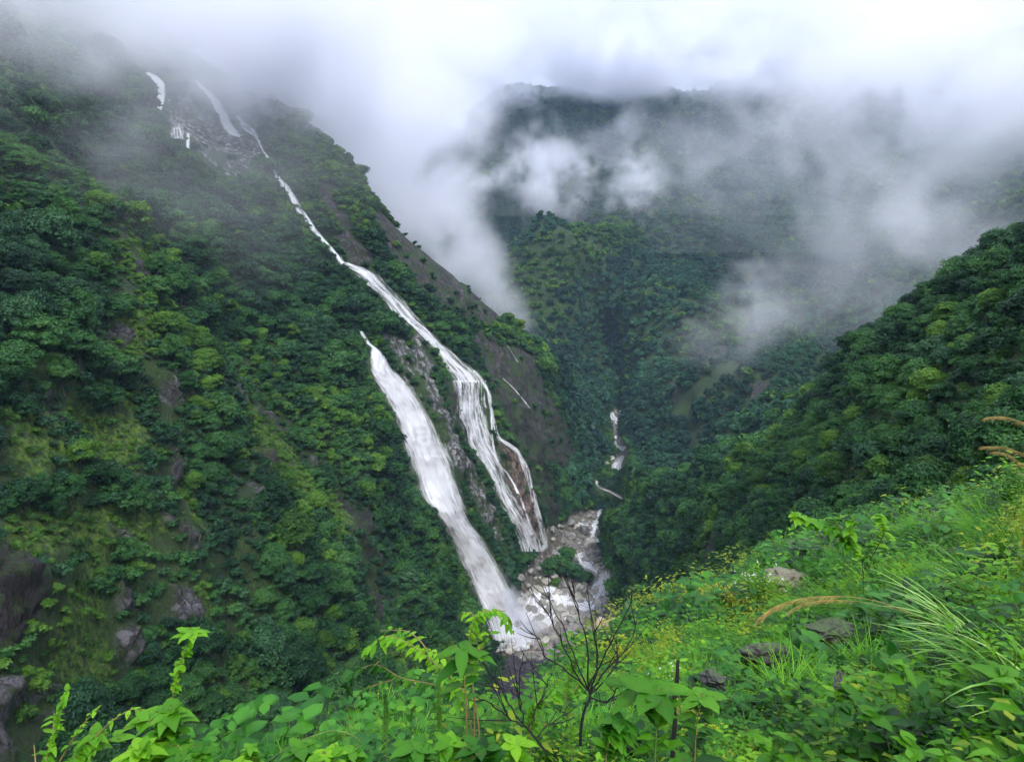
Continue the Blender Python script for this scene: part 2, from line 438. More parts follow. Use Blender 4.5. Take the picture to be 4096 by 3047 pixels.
# ================================================================ MATERIALS
def mat_slope(name, near=False):
    m = N(name)
    p = m.pos()
    n1 = m.noise(p, 0.05, 5); n2 = m.noise(p, 0.35, 5); n3 = m.noise(p, 2.2, 4)
    veg = m.mix(m.ramp(n1, [(0.42, 0), (0.58, 1)]), (0.022, 0.062, 0.012), (0.06, 0.13, 0.018))
    veg = m.mix(m.ramp(n2, [(0.4, 0), (0.7, .8)]), veg, (0.04, 0.075, 0.016))
    soil = m.ramp(n3, [(0.3, (0.02, 0.024, 0.012)), (0.7, (0.055, 0.06, 0.03))])
    veg = m.mix(m.ramp(n3, [(0.5, 0), (0.62, .8)]), veg, soil)
    col = m.mix(m.attr('meadow'), veg, m.ramp(m.noise(p, .9, 5, .7), [(.42, (.035, .07, .012)), (.5, (.08, .17, .015)), (.6, (.17, .27, .03))]))
    st = m.noise(m.pos(scale=(1, 1, .22), rot=(0.0, 0.5, 0.2)), 0.55, 6, 0.65, 0.6)
    cr = m.noise(m.pos(scale=(1, 1, .5), rot=(0.3, 0.6, 0)), 1.4, 5, 0.7, 1.2)
    wv = m.n('ShaderNodeVectorMath', operation='ADD', ins={0: m.pos(scale=(1, 1, .55), rot=(.25, .5, 0)), 1: m.n('ShaderNodeVectorMath', operation='SCALE', ins={0: m.n('ShaderNodeTexNoise', ins={'Vector': p, 'Scale': .5}).outputs['Color'], 'Scale': 2.2}).outputs[0]}).outputs[0]
    vo = m.n('ShaderNodeTexVoronoi', ins={'Vector': wv, 'Scale': 0.42, 'Randomness': 1.0})
    vc_ = m.n('ShaderNodeSeparateColor', ins={0: vo.outputs['Color']}).outputs[0]
    ve = m.n('ShaderNodeTexVoronoi', feature='DISTANCE_TO_EDGE', ins={'Vector': wv, 'Scale': 0.42, 'Randomness': 1.0}).outputs['Distance']
    for k, a, b in (('brown', (0.018, 0.014, 0.017), (0.16, 0.125, 0.13)), ('dark', (0.018, 0.015, 0.016), (0.075, 0.062, 0.06)),
                    ('tan', (0.05, 0.042, 0.038), (0.62, 0.59, 0.56)), ('orange', (0.05, 0.035, 0.03), (0.52, 0.36, 0.25)),
                    ('slab', (0.06, 0.055, 0.062), (0.13, 0.12, 0.135)), ('grey', (0.05, 0.045, 0.045), (0.27, 0.25, 0.25))):
        rc = m.ramp(m.math('MULTIPLY_ADD', vc_, .22, m.math('MULTIPLY_ADD', st, .5, m.math('MULTIPLY', cr, .3))), [(0.38, a), (0.66, b)])
        rc = m.mix(m.ramp(ve, [(0.0, .9), (0.09, 0)]), rc, (0.015, 0.013, 0.012))
        rc = m.mix(m.ramp(cr, [(0.28, .85), (0.46, 0)]), rc, (0.012, 0.011, 0.011))
        moss = m.ramp(n2, [(0.49, 0), (0.56, .85)])
        rc = m.mix(moss, rc, (0.04, 0.07, 0.014)) if k not in ('orange', 'slab') else rc
        col = m.mix(m.attr(k), col, rc)
    bh = m.math('ADD', m.math('MULTIPLY_ADD', vc_, .5, st), m.math('MULTIPLY', cr, 0.6))
    nb = m.bump(bh, 1.0, 2.2)
    col = m.mix(1.0, col, (.78, .80, .86), 'MULTIPLY')
    return m.done(m.pbr(col, 0.75, nb, 0.35))
M_SLOPE = mat_slope('wet_slope')

def mat_bed():
    m = N('river_gravel')
    p = m.pos()
    v = m.n('ShaderNodeTexVoronoi', ins={'Vector': p, 'Scale': 0.55, 'Randomness': 1.0})
    v2 = m.n('ShaderNodeTexVoronoi', ins={'Vector': p, 'Scale': 1.7, 'Randomness': 1.0})
    c = m.ramp(m.n('ShaderNodeSeparateColor', ins={0: v.outputs['Color']}).outputs[0], [(0, (0.08, 0.07, 0.06)), (0.5, (0.22, 0.20, 0.18)), (1, (0.42, 0.37, 0.32))])
    c = m.mix(m.ramp(v2.outputs['Distance'], [(0.25, 0), (0.6, .7)]), c, (0.05, 0.045, 0.035))
    c = m.mix(m.ramp(m.noise(p, 0.12, 4), [(0.54, 0), (0.6, .6)]), c, (0.06, 0.075, 0.03))
    h = m.math('SUBTRACT', 1.0, v.outputs['Distance'])
    return m.done(m.pbr(c, 0.6, m.bump(h, 1.0, 0.8), 0.4))
M_BED = mat_bed()

def mat_fore():
    m = N('hill_soil')
    p = m.pos()
    n = m.noise(p, 1.3, 6); n2 = m.noise(p, 9, 5)
    c = m.ramp(n, [(0.35, (0.035, 0.055, 0.014)), (0.55, (0.05, 0.09, 0.016)), (0.7, (0.07, 0.052, 0.03))])
    c = m.mix(m.ramp(n2, [(0.4, 0), (0.65, .6)]), c, (0.02, 0.03, 0.01))
    return m.done(m.pbr(c, 0.9, m.bump(n2, 0.8, 0.1), 0.2))
M_FORE = mat_fore()

def leaf_mat(name, c0, c1, c2, trans=0.35, rough=0.5, nscale=0.25, hue=0.0, sat=1.0, objvar=True, dim=0.78, blue=1.25, spec=.18):
    """c0 dark, c1 mid, c2 light; mixed by per-leaf tint, per-object random and large noise"""
    m = N(name)
    ti = m.attr('tint')
    ob = m.n('ShaderNodeObjectInfo').outputs['Random']
    n = m.noise(m.pos(), nscale, 2)
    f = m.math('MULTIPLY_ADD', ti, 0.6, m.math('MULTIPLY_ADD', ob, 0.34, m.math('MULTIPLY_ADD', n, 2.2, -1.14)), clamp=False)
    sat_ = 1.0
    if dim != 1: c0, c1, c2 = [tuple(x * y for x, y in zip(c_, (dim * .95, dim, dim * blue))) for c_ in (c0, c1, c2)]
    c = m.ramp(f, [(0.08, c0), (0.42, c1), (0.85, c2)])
    if nscale > .5:
        sp = m.noise(m.pos(), 55, 3, .6)
        c = m.mix(m.ramp(sp, [(.62, 0), (.66, .75)]), c, (.10, .075, .02))
        rough = m.ramp(sp, [(.4, rough - .12), (.6, rough + .12)])
    b = m.pbr(c, rough, None, spec)
    t = m.n('ShaderNodeBsdfTranslucent', ins={0: m.mix(1.0, c, (1.5, 1.35, 0.5), 'MULTIPLY')}).outputs[0]
    s = m.n('ShaderNodeMixShader', ins={0: trans, 1: b, 2: t}).outputs[0]
    return m.done(s)
M_LEAF = {
 'dark': leaf_mat('foliage_dark', (0.010, 0.040, 0.016), (0.022, 0.085, 0.026), (0.06, 0.16, 0.05), .2, nscale=.06),
 'mid': leaf_mat('foliage_mid', (0.014, 0.060, 0.016), (0.034, 0.125, 0.024), (0.085, 0.22, 0.04), .25, nscale=.06),
 'light': leaf_mat('foliage_light', (0.03, 0.09, 0.012), (0.075, 0.19, 0.018), (0.15, 0.30, 0.03), .3, nscale=.06),
 'far': leaf_mat('foliage_far', (0.010, 0.044, 0.024), (0.024, 0.092, 0.038), (0.055, 0.165, 0.06), .15, nscale=.012),
}
def mat_bark(name='bark', a=(0.03, 0.025, 0.02), b=(0.10, 0.085, 0.07), sc=4):
    m = N(name)
    n = m.noise(m.pos(scale=(1, 1, .25)), sc, 5)
    return m.done(m.pbr(m.ramp(n, [(0.3, a), (0.7, b)]), 0.9, m.bump(n, 0.6, 0.05), 0.2))
M_BARK = mat_bark()

# ================================================================ TERRAIN OBJECTS
def piece(name, sel, mat):
    q = quads[sel]
    used, inv = np.unique(q.ravel(), return_inverse=True)
    me = mesh_np(name, flatS[used], inv.reshape(-1, 4), mat, smooth=True)
    for k in rock: fattr(me, k, rock[k].ravel()[used])
    fattr(me, 'meadow', meadow.ravel()[used])
    o = mkobj(name, me)
    tag(o, kind='structure')
    return o
ck = GK[:-1, :-1]; cx = GX[:-1, :-1]; cb = bed[:-1, :-1] > .5
piece('foreground_slope', ck < 3.5, M_FORE)
piece('river_bed', (ck >= 3.5) & (ck < 12) & cb, M_BED)
piece('waterfall_mountain', (ck >= 3.5) & (ck < 12) & ~cb & (cx < 603), M_SLOPE)
piece('ridge_slope', (ck >= 3.5) & (ck < 12) & ~cb & (cx >= 603), M_SLOPE)
piece('far_mountain', ck >= 12, M_SLOPE)
# wide base sheet that carries the ground out to the horizon and under the viewpoint
gx, gy = np.meshgrid(np.linspace(-4000, 4000, 61), np.linspace(-2000, 6000, 61), indexing='ij')
gz = np.full(gx.shape, -60.0) + 10 * fbm(np.stack([gx / 500, gy / 500, gx * 0], -1), 3, 3)
gi = np.arange(61 * 61).reshape(61, 61)
tag(mkobj('ground', mesh_np('ground', np.stack([gx, gy, gz], -1), np.stack([gi[:-1, :-1], gi[1:, :-1], gi[1:, 1:], gi[:-1, 1:]], -1), M_SLOPE, True)), kind='structure')

# ================================================================ WATER
def water_mat(name, g, c_, k, power=2.0, base=(0.95, 0.95, 0.97), shade=(0.82, 0.82, 0.87)):
    m = N(name)
    uv = m.n('ShaderNodeCombineXYZ', ins={0: m.attr('across'), 1: m.math('MULTIPLY', m.attr('along'), 0.09), 2: m.attr('seed')}).outputs[0]
    n1 = m.noise(uv, 0.75, 6, 0.65, 0.5)
    uv2 = m.n('ShaderNodeCombineXYZ', ins={0: m.attr('across'), 1: m.math('MULTIPLY', m.attr('along'), 0.3), 2: m.attr('seed')}).outputs[0]
    n2 = m.noise(uv2, 1.3, 6, 0.75, 0.8)
    uv3 = m.n('ShaderNodeCombineXYZ', ins={0: m.math('MULTIPLY', m.attr('across'), .5), 1: m.math('MULTIPLY', m.attr('along'), 0.12), 2: m.attr('seed')}).outputs[0]
    n3 = m.noise(uv3, .8, 3, 0.6, 0.3)
    nn = m.math('MULTIPLY_ADD', n2, 0.28, m.math('MULTIPLY_ADD', n1, 0.37, m.math('MULTIPLY', n3, .35)))
    nn = m.math('MULTIPLY_ADD', nn, 4.0, -1.5, clamp=True)
    c = m.mix(m.ramp(nn, [(.15, 0), (.6, 1)]), shade, base)
    e = m.math('MULTIPLY', m.math('POWER', m.attr('edge'), power), k)
    a = m.math('SUBTRACT', m.math('MULTIPLY_ADD', nn, g, c_), e)
    al = m.ramp(a, [(.08, 0), (.72, 1)])
    nb = m.bump(nn, 0.35, 0.8)
    b = m.pbr(c, 0.6, nb, 0.2)
    t = m.n('ShaderNodeBsdfTranslucent', ins={0: c}).outputs[0]
    s = m.n('ShaderNodeMixShader', ins={0: 0.35, 1: b, 2: t}).outputs[0]
    tr = m.n('ShaderNodeBsdfTransparent').outputs[0]
    return m.done(m.n('ShaderNodeMixShader', ins={0: al, 1: tr, 2: s}).outputs[0])
M_FALL = water_mat('falling_water', .7, .6, 1.05, 2.2)
M_VEIL = water_mat('water_veil', 1.1, -.02, .5, 2.0)
M_CASC = water_mat('cascade_water', 1.2, .0, .5, 2.0)
M_FOAM = water_mat('river_foam', 1.0, .22, .45, 2.0, base=(0.92, 0.95, 0.97), shade=(0.6, 0.62, 0.68))
FALLPOLY = []
seedc = [0]
def ribbon(name, L, R, mat, lift=0.7, bulge=0.6, dpx=2.0, nx=9, avoid=1.0, parent=None, rough=0.35, widen=1.22):
    """a sheet of water draped over the rock between two bank lines given as picture points"""
    L = np.array(L, float); R = np.array(R, float)
    mid_ = (L + R) / 2; L = mid_ + (L - mid_) * widen; R = mid_ + (R - mid_) * widen
    s = np.concatenate([[0], np.cumsum(np.hypot(*(np.diff((L + R) / 2, axis=0).T)))])
    nq = max(4, int(s[-1] / dpx))
    q = np.linspace(0, s[-1], nq)
    l = pchip(s, L, q); r = pchip(s, R, q)
    if avoid: FALLPOLY.append(list(map(tuple, l)) + list(map(tuple, r[::-1])))
    us = np.linspace(0, 1, nx)
    pts = np.zeros((nq, nx, 3)); T = np.zeros((nq, nx))
    px = l[:, None, 0] * (1 - us) + r[:, None, 0] * us
    py = l[:, None, 1] * (1 - us) + r[:, None, 1] * us
    for i in range(nq):
        for j in range(nx):
            h, n = hit(px[i, j], py[i, j], 40.0)
            T[i, j] = np.nan if h is None else project(np.array(h))[2]
    # fill and smooth the distances so the sheet hangs smoothly over the bumps
    med = np.nanmedian(T)
    T = np.where(np.isnan(T), med, T)
    for _ in range(6):
        P_ = np.pad(T, 1, mode='edge')
        T = np.minimum(T, (P_[:-2, 1:-1] + P_[2:, 1:-1] + P_[1:-1, :-2] + P_[1:-1, 2:]) / 4 * 1.0 + 0 * T)
        P_ = np.pad(T, 1, mode='edge')
        T = (P_[:-2, 1:-1] + P_[2:, 1:-1] + P_[1:-1, :-2] + P_[1:-1, 2:] + 2 * T) / 6
    seedc[0] += 1
    edge = np.abs(us * 2 - 1)
    T = T - lift - bulge * (1 - edge[None] ** 2)
    pts = P(px, py, T)
    along = np.concatenate([[0], np.cumsum(np.linalg.norm(np.diff(pts[:, nx // 2], axis=0), axis=-1))])
    wid = np.linalg.norm(pts[:, -1] - pts[:, 0], axis=-1)
    pts = pts + (rough * fbm(np.stack([us[None] * wid[:, None] * .8, along[:, None] * .12 + 0 * us[None], np.full((nq, nx), seedc[0] * 3.3)], -1), 3, 5))[..., None] * np.array([.3, -1, .2])
    id_ = np.arange(nq * nx).reshape(nq, nx)
    me = mesh_np(name, pts, np.stack([id_[:-1, :-1], id_[:-1, 1:], id_[1:, 1:], id_[1:, :-1]], -1), mat, True)
    fattr(me, 'across', (us[None] - .5) * wid[:, None]); fattr(me, 'along', np.repeat(along[:, None], nx, 1))
    fattr(me, 'edge', np.repeat(edge[None], nq, 0)); fattr(me, 'seed', np.full(nq * nx, seedc[0] * 7.31))
    return mkobj(name, me, parent)
def rows(rs): return [(a, y) for y, a, b in rs], [(b, y) for y, a, b in rs]
def path(ps):
    ps = np.array(ps, float); c = ps[:, :2]; w = ps[:, 2]
    d = np.gradient(c, axis=0); d /= np.linalg.norm(d, axis=1, keepdims=True) + 1e-9
    n = np.stack([-d[:, 1], d[:, 0]], 1)
    n *= np.where(n[:, :1] > 0, -1, 1)
    return (c + n * w[:, None] / 2), (c - n * w[:, None] / 2)

main = ribbon('waterfall', *rows([(331,359,363),(342,364,370),(352,371,381),(367,371,390),(388,380,411),(410,394,424),(431,402,435),(452,407,446),(473,416,453),(494,423,459),(516,439,466),(537,452,480),(558,461,493),(579,470,504),(600,479,514),(622,488,521),(640,495,525)]), M_FALL, 1.2, 2.5, 2.0, 21, rough=1.0)
tag(main, 'broad white waterfall plunging from the forest down to the gorge floor, widest of them all', 'waterfall')
o = ribbon('waterfall', *rows([(262,342,348),(273,357,374),(286,370,387),(300,384,402),(314,396,413),(327,411,425),(341,425,439),(354,440,454),(361,444,462),(375,452,478),(382,456,483)]), M_CASC, .8, .8, 1.8, 11, rough=.5)
tag(o, 'slanting white cascade sliding down the pale rock above the misty curtain', 'waterfall')
o = ribbon('waterfall', *rows([(380,455,483),(388,457,482),(402,458,483),(416,458,486),(429,463,488),(443,467,491),(452,473,496),(473,489,503),(495,498,513),(516,509,526),(537,519,537),(551,523,542)]), M_VEIL, 1.0, 1.4, 1.8, 17, rough=.6)
tag(o, 'misty curtain waterfall dropping over the dark overhang and fraying out on tan rock', 'waterfall')
o = ribbon('waterfall', *path([(474,370,3),(482,379,4),(489,395,3.5),(491,405,3),(494,422,3),(499,437,4.5),(507,443,4),(516,450,4),(526,469,5),(531,486,5),(537,511,5),(541,525,5),(544,540,6)]), M_CASC, .7, .4, 1.8, 7, rough=.3)
tag(o, 'slender white waterfall on the dark cliff, furthest down the valley of the three long falls', 'waterfall')
for ps, lb in (([(491,410,1.6),(493,440,2),(497,462,2),(508,474,2),(520,497,2),(528,520,2),(532,535,2)], 'hair-thin trickle between the misty curtain fall and the slender fall'),
               ([(469,437,1.6),(478,452,2.2),(487,463,2),(497,484,2.4),(503,497,2)], 'thin trickle along the near side of the misty curtain fall'),
               ([(503,378,.5),(514,388,.9),(524,400,.9),(530,408,.5)], 'thin trickle on the bare brown slab beyond the falls'),
               ([(507,345,.4),(512,352,.7),(518,362,.4)], 'faint short trickle higher on the same brown slab')):
    tag(ribbon('trickle', *path(ps), M_CASC, .5, .2, 1.8, 5, avoid=0, rough=.1, widen=1.5), lb, 'trickle')
o = ribbon('waterfall', *path([(143,68,2),(149,74,4),(156,79,6),(161,87,8),(161,96,8),(160,104,7),(160,110,4)]), M_FALL, .8, .8, 1.8, 9)
tag(o, 'soft white fall half lost in cloud, highest on the mountain', 'waterfall')
o = ribbon('waterfall', *path([(193,78,2),(200,86,5),(209,94,7),(216,103,9),(222,114,9),(228,126,10),(234,132,8),(240,136,3)]), M_FALL, .8, .8, 1.8, 9)
tag(o, 'bright slanting fall leaping down the pale rock face near the summit cloud', 'waterfall')
o = ribbon('waterfall', *path([(176,127,12),(177,133,13),(179,141,9)]), M_CASC, .6, .5, 1.8, 9, rough=.4)
tag(o, 'small fan of white water on the pale ledge under the highest fall', 'waterfall')
o = ribbon('waterfall', *path([(188,133,3),(188,142,3.5),(188,153,3.5)]), M_FALL, .6, .4, 1.8, 5, rough=.2)
tag(o, 'short straight white drop beside the pale ledge near the summit', 'waterfall')
o = ribbon('cascade', *path([(236,116,3),(244,125,7),(254,133,6),(259,141,3),(262,149,2.5),(270,161,4),(278,178,5),(287,189,6),(296,204,6.5),(307,220,6),(318,234,5),(331,249,4),(343,263,6)]), M_FOAM, 1.6, .6, 1.8, 9, rough=.4, widen=1.05)
tag(o, 'narrow white stream linking the summit falls to the long slanting cascade', 'cascade')
o = ribbon('trickle', *path([(882,218,.8),(874,226,1.2),(868,233,.8)]), M_FALL, .6, .2, 1.2, 5, avoid=0, rough=.1)
tag(o, 'tiny white thread of water on the misty far forest slope', 'trickle')
RIV = [
 [(612,412,2),(613,417,4),(617,420,3),(615,424,2)], [(619,411,2),(623,415,3),(627,417,1.5)],
 [(616,435,1.5),(615,441,2),(618,446,2),(624,448,4),(628,446,2)],
 [(623,455,3),(620,461,5),(616,466,7),(620,470,4)], [(627,479,2),(632,480,3),(629,483,2)],
 [(606,508,1.5),(612,506,2.5),(617,507,2.5),(620,504,1)], [(616,472,3),(612,477,3),(608,482,2.5),(606,487,2)], [(602,498,2),(604,503,3),(601,510,3),(598,516,4)],
 [(602,520,5),(596,524,4),(592,530,3),(592,536,3),(600,541,3)], [(578,523,2),(585,526,5),(596,528,5)],
 [(580,552,5),(582,558,5),(588,564,5),(595,568,4),(602,572,5),(607,578,9),(605,585,9),(598,590,7),(597,598,5),(594,603,7),(588,606,4)],
 [(541,589,3),(536,594,6),(528,600,7),(524,607,6),(530,612,6),(540,616,5)], [(538,598,3),(546,602,5),(552,607,4)],
 [(552,592,2),(558,597,4),(565,600,5),(572,601,5),(576,600,3)], [(548,541,2),(544,545,4),(541,549,3)],
 [(606,574,6),(604,585,12),(600,594,10)], [(556,586,2),(548,589,4),(540,594,5),(532,597,4)], [(575,601,6),(585,606,8),(592,608,5)], [(520,612,4),(530,616,7),(542,620,6),(552,618,3)], [(518,622,4),(528,626,8),(540,630,5)],
 [(518,636,3),(526,633,5),(534,628,4),(541,622,3)],
]
for k, ps in enumerate(RIV):
    o = ribbon('river_water', *path(ps), M_FOAM, .8, .25, 1.2, 9, avoid=0, rough=.2, widen=1.5 if ps[0][1] < 500 else 2.0)
    tag(o, kind='structure')
m = N('murky_water')
nz = m.noise(m.pos(), 0.5, 4)
m.done(m.pbr(m.ramp(nz, [(.35, (.10, .085, .07)), (.65, (.24, .21, .185))]), 0.12, m.bump(nz, .3, .3), .5))
o = ribbon('river_pool', *rows([(610,562,580),(616,548,592),(622,530,600),(629,520,603),(636,524,600),(644,534,590),(650,545,575)]), m.m, .1, .1, 2.0, 15, avoid=0, rough=.1)
tag(o, kind='structure')
o = ribbon('rapids', *rows([(587,534,552),(593,526,566),(601,518,572),(609,514,574),(617,514,564),(624,517,552),(630,520,540)]), M_CASC, .55, .25, 1.6, 17, avoid=0, rough=.5)
tag(o, kind='structure')
# plunge foam heaped at the foot of the big fall
o = ribbon('plunge_foam', *rows([(628,488,525),(636,490,533),(644,494,530),(650,500,520)]), M_FOAM, 1.5, 1.2, 2.0, 13, avoid=0, rough=1.2)
tag(o, kind='structure')

# ---------------------------------------------------------------- boulders
def rock_mesh(name, seed, mat, sub=3, squash=(1, 1, .72), amp=.28):
    bm = bmesh.new()
    bmesh.ops.create_icosphere(bm, subdivisions=sub, radius=1.0)
    v = np.array([x.co[:] for x in bm.verts])
    rs = np.random.RandomState(seed)
    # chop with random planes for a broken, faceted stone
    for _ in range(11):
        n = rs.normal(size=3); n /= np.linalg.norm(n); d = rs.uniform(.62, .9)
        s = v @ n
        v = v - np.clip(s - d, 0, None)[:, None] * n
    v = v * (1 + amp * .35 * fbm(v * 2.2 + seed, 4, seed)[:, None])
    v = v * np.array(squash)
    for x, c in zip(bm.verts, v): x.co = c
    me = bpy.data.meshes.new(name); bm.to_mesh(me); bm.free()
    me.materials.append(mat)
    return me
def stone_mat(name, a, b, moss=0.0, c=(0.02, 0.018, 0.016), sc=1.0):
    m = N(name)
    p = m.pos()
    n = m.noise(p, 0.9 * sc, 6, .65); n2 = m.noise(p, 3.5 * sc, 5, .7, 1.0)
    ob = m.n('ShaderNodeObjectInfo').outputs['Random']
    f = m.math('MULTIPLY_ADD', ob, .5, m.math('MULTIPLY', n, .6))
    col = m.ramp(f, [(.25, a), (.8, b)])
    col = m.mix(m.ramp(n2, [(.32, .8), (.5, 0)]), col, c)
    if moss:
        nz_ = m.n('ShaderNodeSeparateXYZ', ins={0: m.n('ShaderNodeNewGeometry').outputs['Normal']}).outputs[2]
        col = m.mix(m.ramp(m.math('MULTIPLY_ADD', n, .8, m.math('MULTIPLY', nz_, .5)), [(.72, 0), (.86, moss)]), col, (.05, .10, .015))
    return m.done(m.pbr(col, .6, m.bump(m.math('ADD', n, m.math('MULTIPLY', n2, .5)), .8, .25 / sc), .45))
M_ST1 = stone_mat('river_stone', (.16, .15, .14), (.60, .56, .51), .5)
M_ST2 = stone_mat('grey_stone', (.09, .085, .085), (.36, .345, .34), .3)
BM_ = [rock_mesh('boulder', 100 + k, M_ST1 if k % 3 else M_ST2, 3, (1, rs_, .7)) for k, rs_ in enumerate((.8, 1.1, .9, 1.2, .75, 1.0))]
rr = random.Random(5)
BLM = [((575,525),'the first rapid'), ((592,545),'the bend below the footbridge'), ((605,580),'the wide white rapid'), ((540,552),'the foot of the slender fall'), ((566,570),'the island thicket'), ((535,598),'the churning channel'),
       ((562,612),'the middle of the gravel bar'), ((600,612),'the far bank shallows'), ((518,640),'the foot of the broad fall'), ((560,640),'the brown pool'), ((620,630),'the streaked boulder'), ((612,415),'the highest stretch of river'), ((614,462),'the upper pool')]
def lab_size(s): return 'huge' if s > 2.9 else 'big' if s > 1.9 else 'mid-sized' if s > 1.4 else 'small' if s > 1.15 else 'tiny'
BLIST = []
seen = {}
cnt = 0
HB = [(569,522,3.2,3),(583,532,4.5,0),(590,545,4.2,2),(575,527,2.5,1),(577,600,3.6,4),(583,590,2.2,1),(565,585,2.4,2),(570,578,2.0,5),(592,576,2.4,1),(599,582,2.0,4),(543,572,2.6,1),(600,560,2.6,0),(586,560,2.4,3),(528,570,2.0,4),(560,610,1.9,1),(548,612,1.8,2),(600,610,3,0),(608,600,3,3),(616,618,3,0),(500,644,2.2,3),(508,650,2.5,1),(494,648,2,2),(618,462,3,1),(611,459,3,4),(607,464,2.4,1),(629,425,3.5,3),(641,432,3,1)]
for _ in range(90):
    HB.append((rr.uniform(516, 604), rr.uniform(566, 640), rr.choice([1.2, 1.5, 1.8, 2.1, 2.5]), rr.randrange(6)))
for _ in range(420):
    HB.append((rr.uniform(488, 640), rr.uniform(512, 690), rr.choice([1.0, 1.1, 1.2, 1.3, 1.5, 1.7, 2.0, 2.6]), rr.randrange(6)))
for _ in range(40):
    HB.append((rr.uniform(596, 628), rr.uniform(410, 472), rr.choice([1.2, 1.6, 2.0, 2.4]), rr.randrange(6)))
for q_, (px, py, s, k) in enumerate(HB):
    if not (inpoly(px, py, BED) or inpoly(px, py, BED2) or q_ < 27): continue
    h, n = hit(px, py, 60)
    if h is None: continue
    if cnt >= 290: break
    cnt += 1
    o = mkobj('boulder', BM_[k], loc=h + n * s * .34)
    o.scale = (s, s * rr.uniform(.8, 1.2), s * rr.uniform(.8, 1.2)); o.rotation_euler = (rr.uniform(-.4, .4), rr.uniform(-.4, .4), rr.uniform(0, 6.28))
    BLIST.append((o, px, py, s, k))
bk_ = {}
for o, px, py, s, k in BLIST:
    d = [math.hypot(px - a[0], py - a[1]) for a, _ in BLM]; j = int(np.argmin(d))
    sd_ = 'uphill of' if py < BLM[j][0][1] else 'downhill of'
    bk_.setdefault((j, sd_, lab_size(s), 'tan' if k % 3 else 'grey'), []).append((d[j], o))
ordw = ['nearest', 'second', 'third', 'fourth', 'fifth', 'sixth', 'seventh', 'eighth', 'ninth', 'tenth', 'eleventh', 'twelfth', 'thirteenth', 'fourteenth', 'fifteenth', 'sixteenth', 'seventeenth', 'eighteenth', 'nineteenth', 'twentieth']
ordw += ['twenty-' + q for q in ('first', 'second', 'third', 'fourth', 'fifth', 'sixth', 'seventh', 'eighth', 'ninth')]
for (j, sd_, z_, c_), lst in bk_.items():
    lst.sort(key=lambda q: q[0])
    for r, (_, o) in enumerate(lst):
        tag(o, f'{z_} {c_} boulder {sd_} {BLM[j][1]}' + ('' if len(lst) == 1 else f', {ordw[r]} from it' if r < 20 else ', outermost'), 'boulder', 'boulders strewn along the river bed')

# ================================================================ FOREST
def leaf_cloud(seed, R, Hh, nl, per, ls, lobe=(.18, .48), flat=.75, fill=.25, drop=0.0):
    """leaf-sized faces spread through lobed clumps; returns verts, faces, tint"""
    rs = np.random.RandomState(seed)
    V_, T_ = [], []
    for i in range(nl):
        ph = rs.uniform(0, 2 * np.pi); ce = rs.uniform(-.35, 1.0)
        rad = np.sqrt(max(0, 1 - ce * ce)) if ce > 0 else 1.0 + .3 * ce
        k = rs.uniform(.45, .78)
        c = np.array([np.cos(ph) * rad * R * k, np.sin(ph) * rad * R * k, Hh * (.5 + .5 * ce * .85)])
        lr = R * rs.uniform(*lobe)
        n = int(per * rs.uniform(.7, 1.3))
        d = rs.normal(size=(n, 3)); d /= np.linalg.norm(d, axis=1, keepdims=True)
        d[:, 2] = np.where(d[:, 2] < -.25, -d[:, 2] * .6, d[:, 2])
        inner = rs.uniform(size=n) < fill
        rr_ = np.where(inner, rs.uniform(.3, .9, n), rs.uniform(.74, 1.2, n))
        p = c + d * (lr * rr_)[:, None] * np.array([1, 1, flat])
        nn = d + rs.normal(size=(n, 3)) * .45 + np.array([0, 0, .45])
        nn /= np.linalg.norm(nn, axis=1, keepdims=True)
        a = np.cross(nn, rs.normal(size=(n, 3))); a /= np.linalg.norm(a, axis=1, keepdims=True) + 1e-9
        b = np.cross(nn, a)
        s = ls * rs.uniform(.5, 1.5, n)[:, None]
        q = np.stack([p - a * s, p - b * s * .5 + nn * s * .12, p + a * s - nn * s * .15, p + b * s * .5 + nn * s * .12], 1)
        V_.append(q)
        T_.append(np.repeat(np.clip(rs.uniform(.1, .9) + rs.normal(size=n) * .16, 0, 1), 4))
    V_ = np.concatenate(V_).reshape(-1, 3)
    return V_, np.arange(len(V_)).reshape(-1, 4), np.concatenate(T_)
def crown_me(name, mat, **kw):
    v, f, t = leaf_cloud(**kw)
    me = mesh_np(name, v, f, mat)
    fattr(me, 'tint', t)
    return me
def tube_np(pts, rad, n=6):
    pts = np.asarray(pts, float); m = len(pts)
    d = np.gradient(pts, axis=0); d /= np.linalg.norm(d, axis=1, keepdims=True) + 1e-9
    up = np.array([0.3, .9, .2]) if abs(d[0][1]) < .8 else np.array([1., 0, 0])
    a = np.cross(d, up); a /= np.linalg.norm(a, axis=1, keepdims=True) + 1e-9
    b = np.cross(d, a)
    th = np.arange(n) * 2 * np.pi / n
    v = pts[:, None] + (a[:, None] * np.cos(th)[None, :, None] + b[:, None] * np.sin(th)[None, :, None]) * np.asarray(rad)[:, None, None]
    i = np.arange(m * n).reshape(m, n)
    f = np.stack([i[:-1], np.roll(i[:-1], -1, 1), np.roll(i[1:], -1, 1), i[1:]], -1).reshape(-1, 4)
    return v.reshape(-1, 3), f
def join_np(parts):
    V_, F_, o = [], [], 0
    for v, f in parts:
        V_.append(v); F_.append(f + o); o += len(v)
    return np.concatenate(V_), np.concatenate(F_)
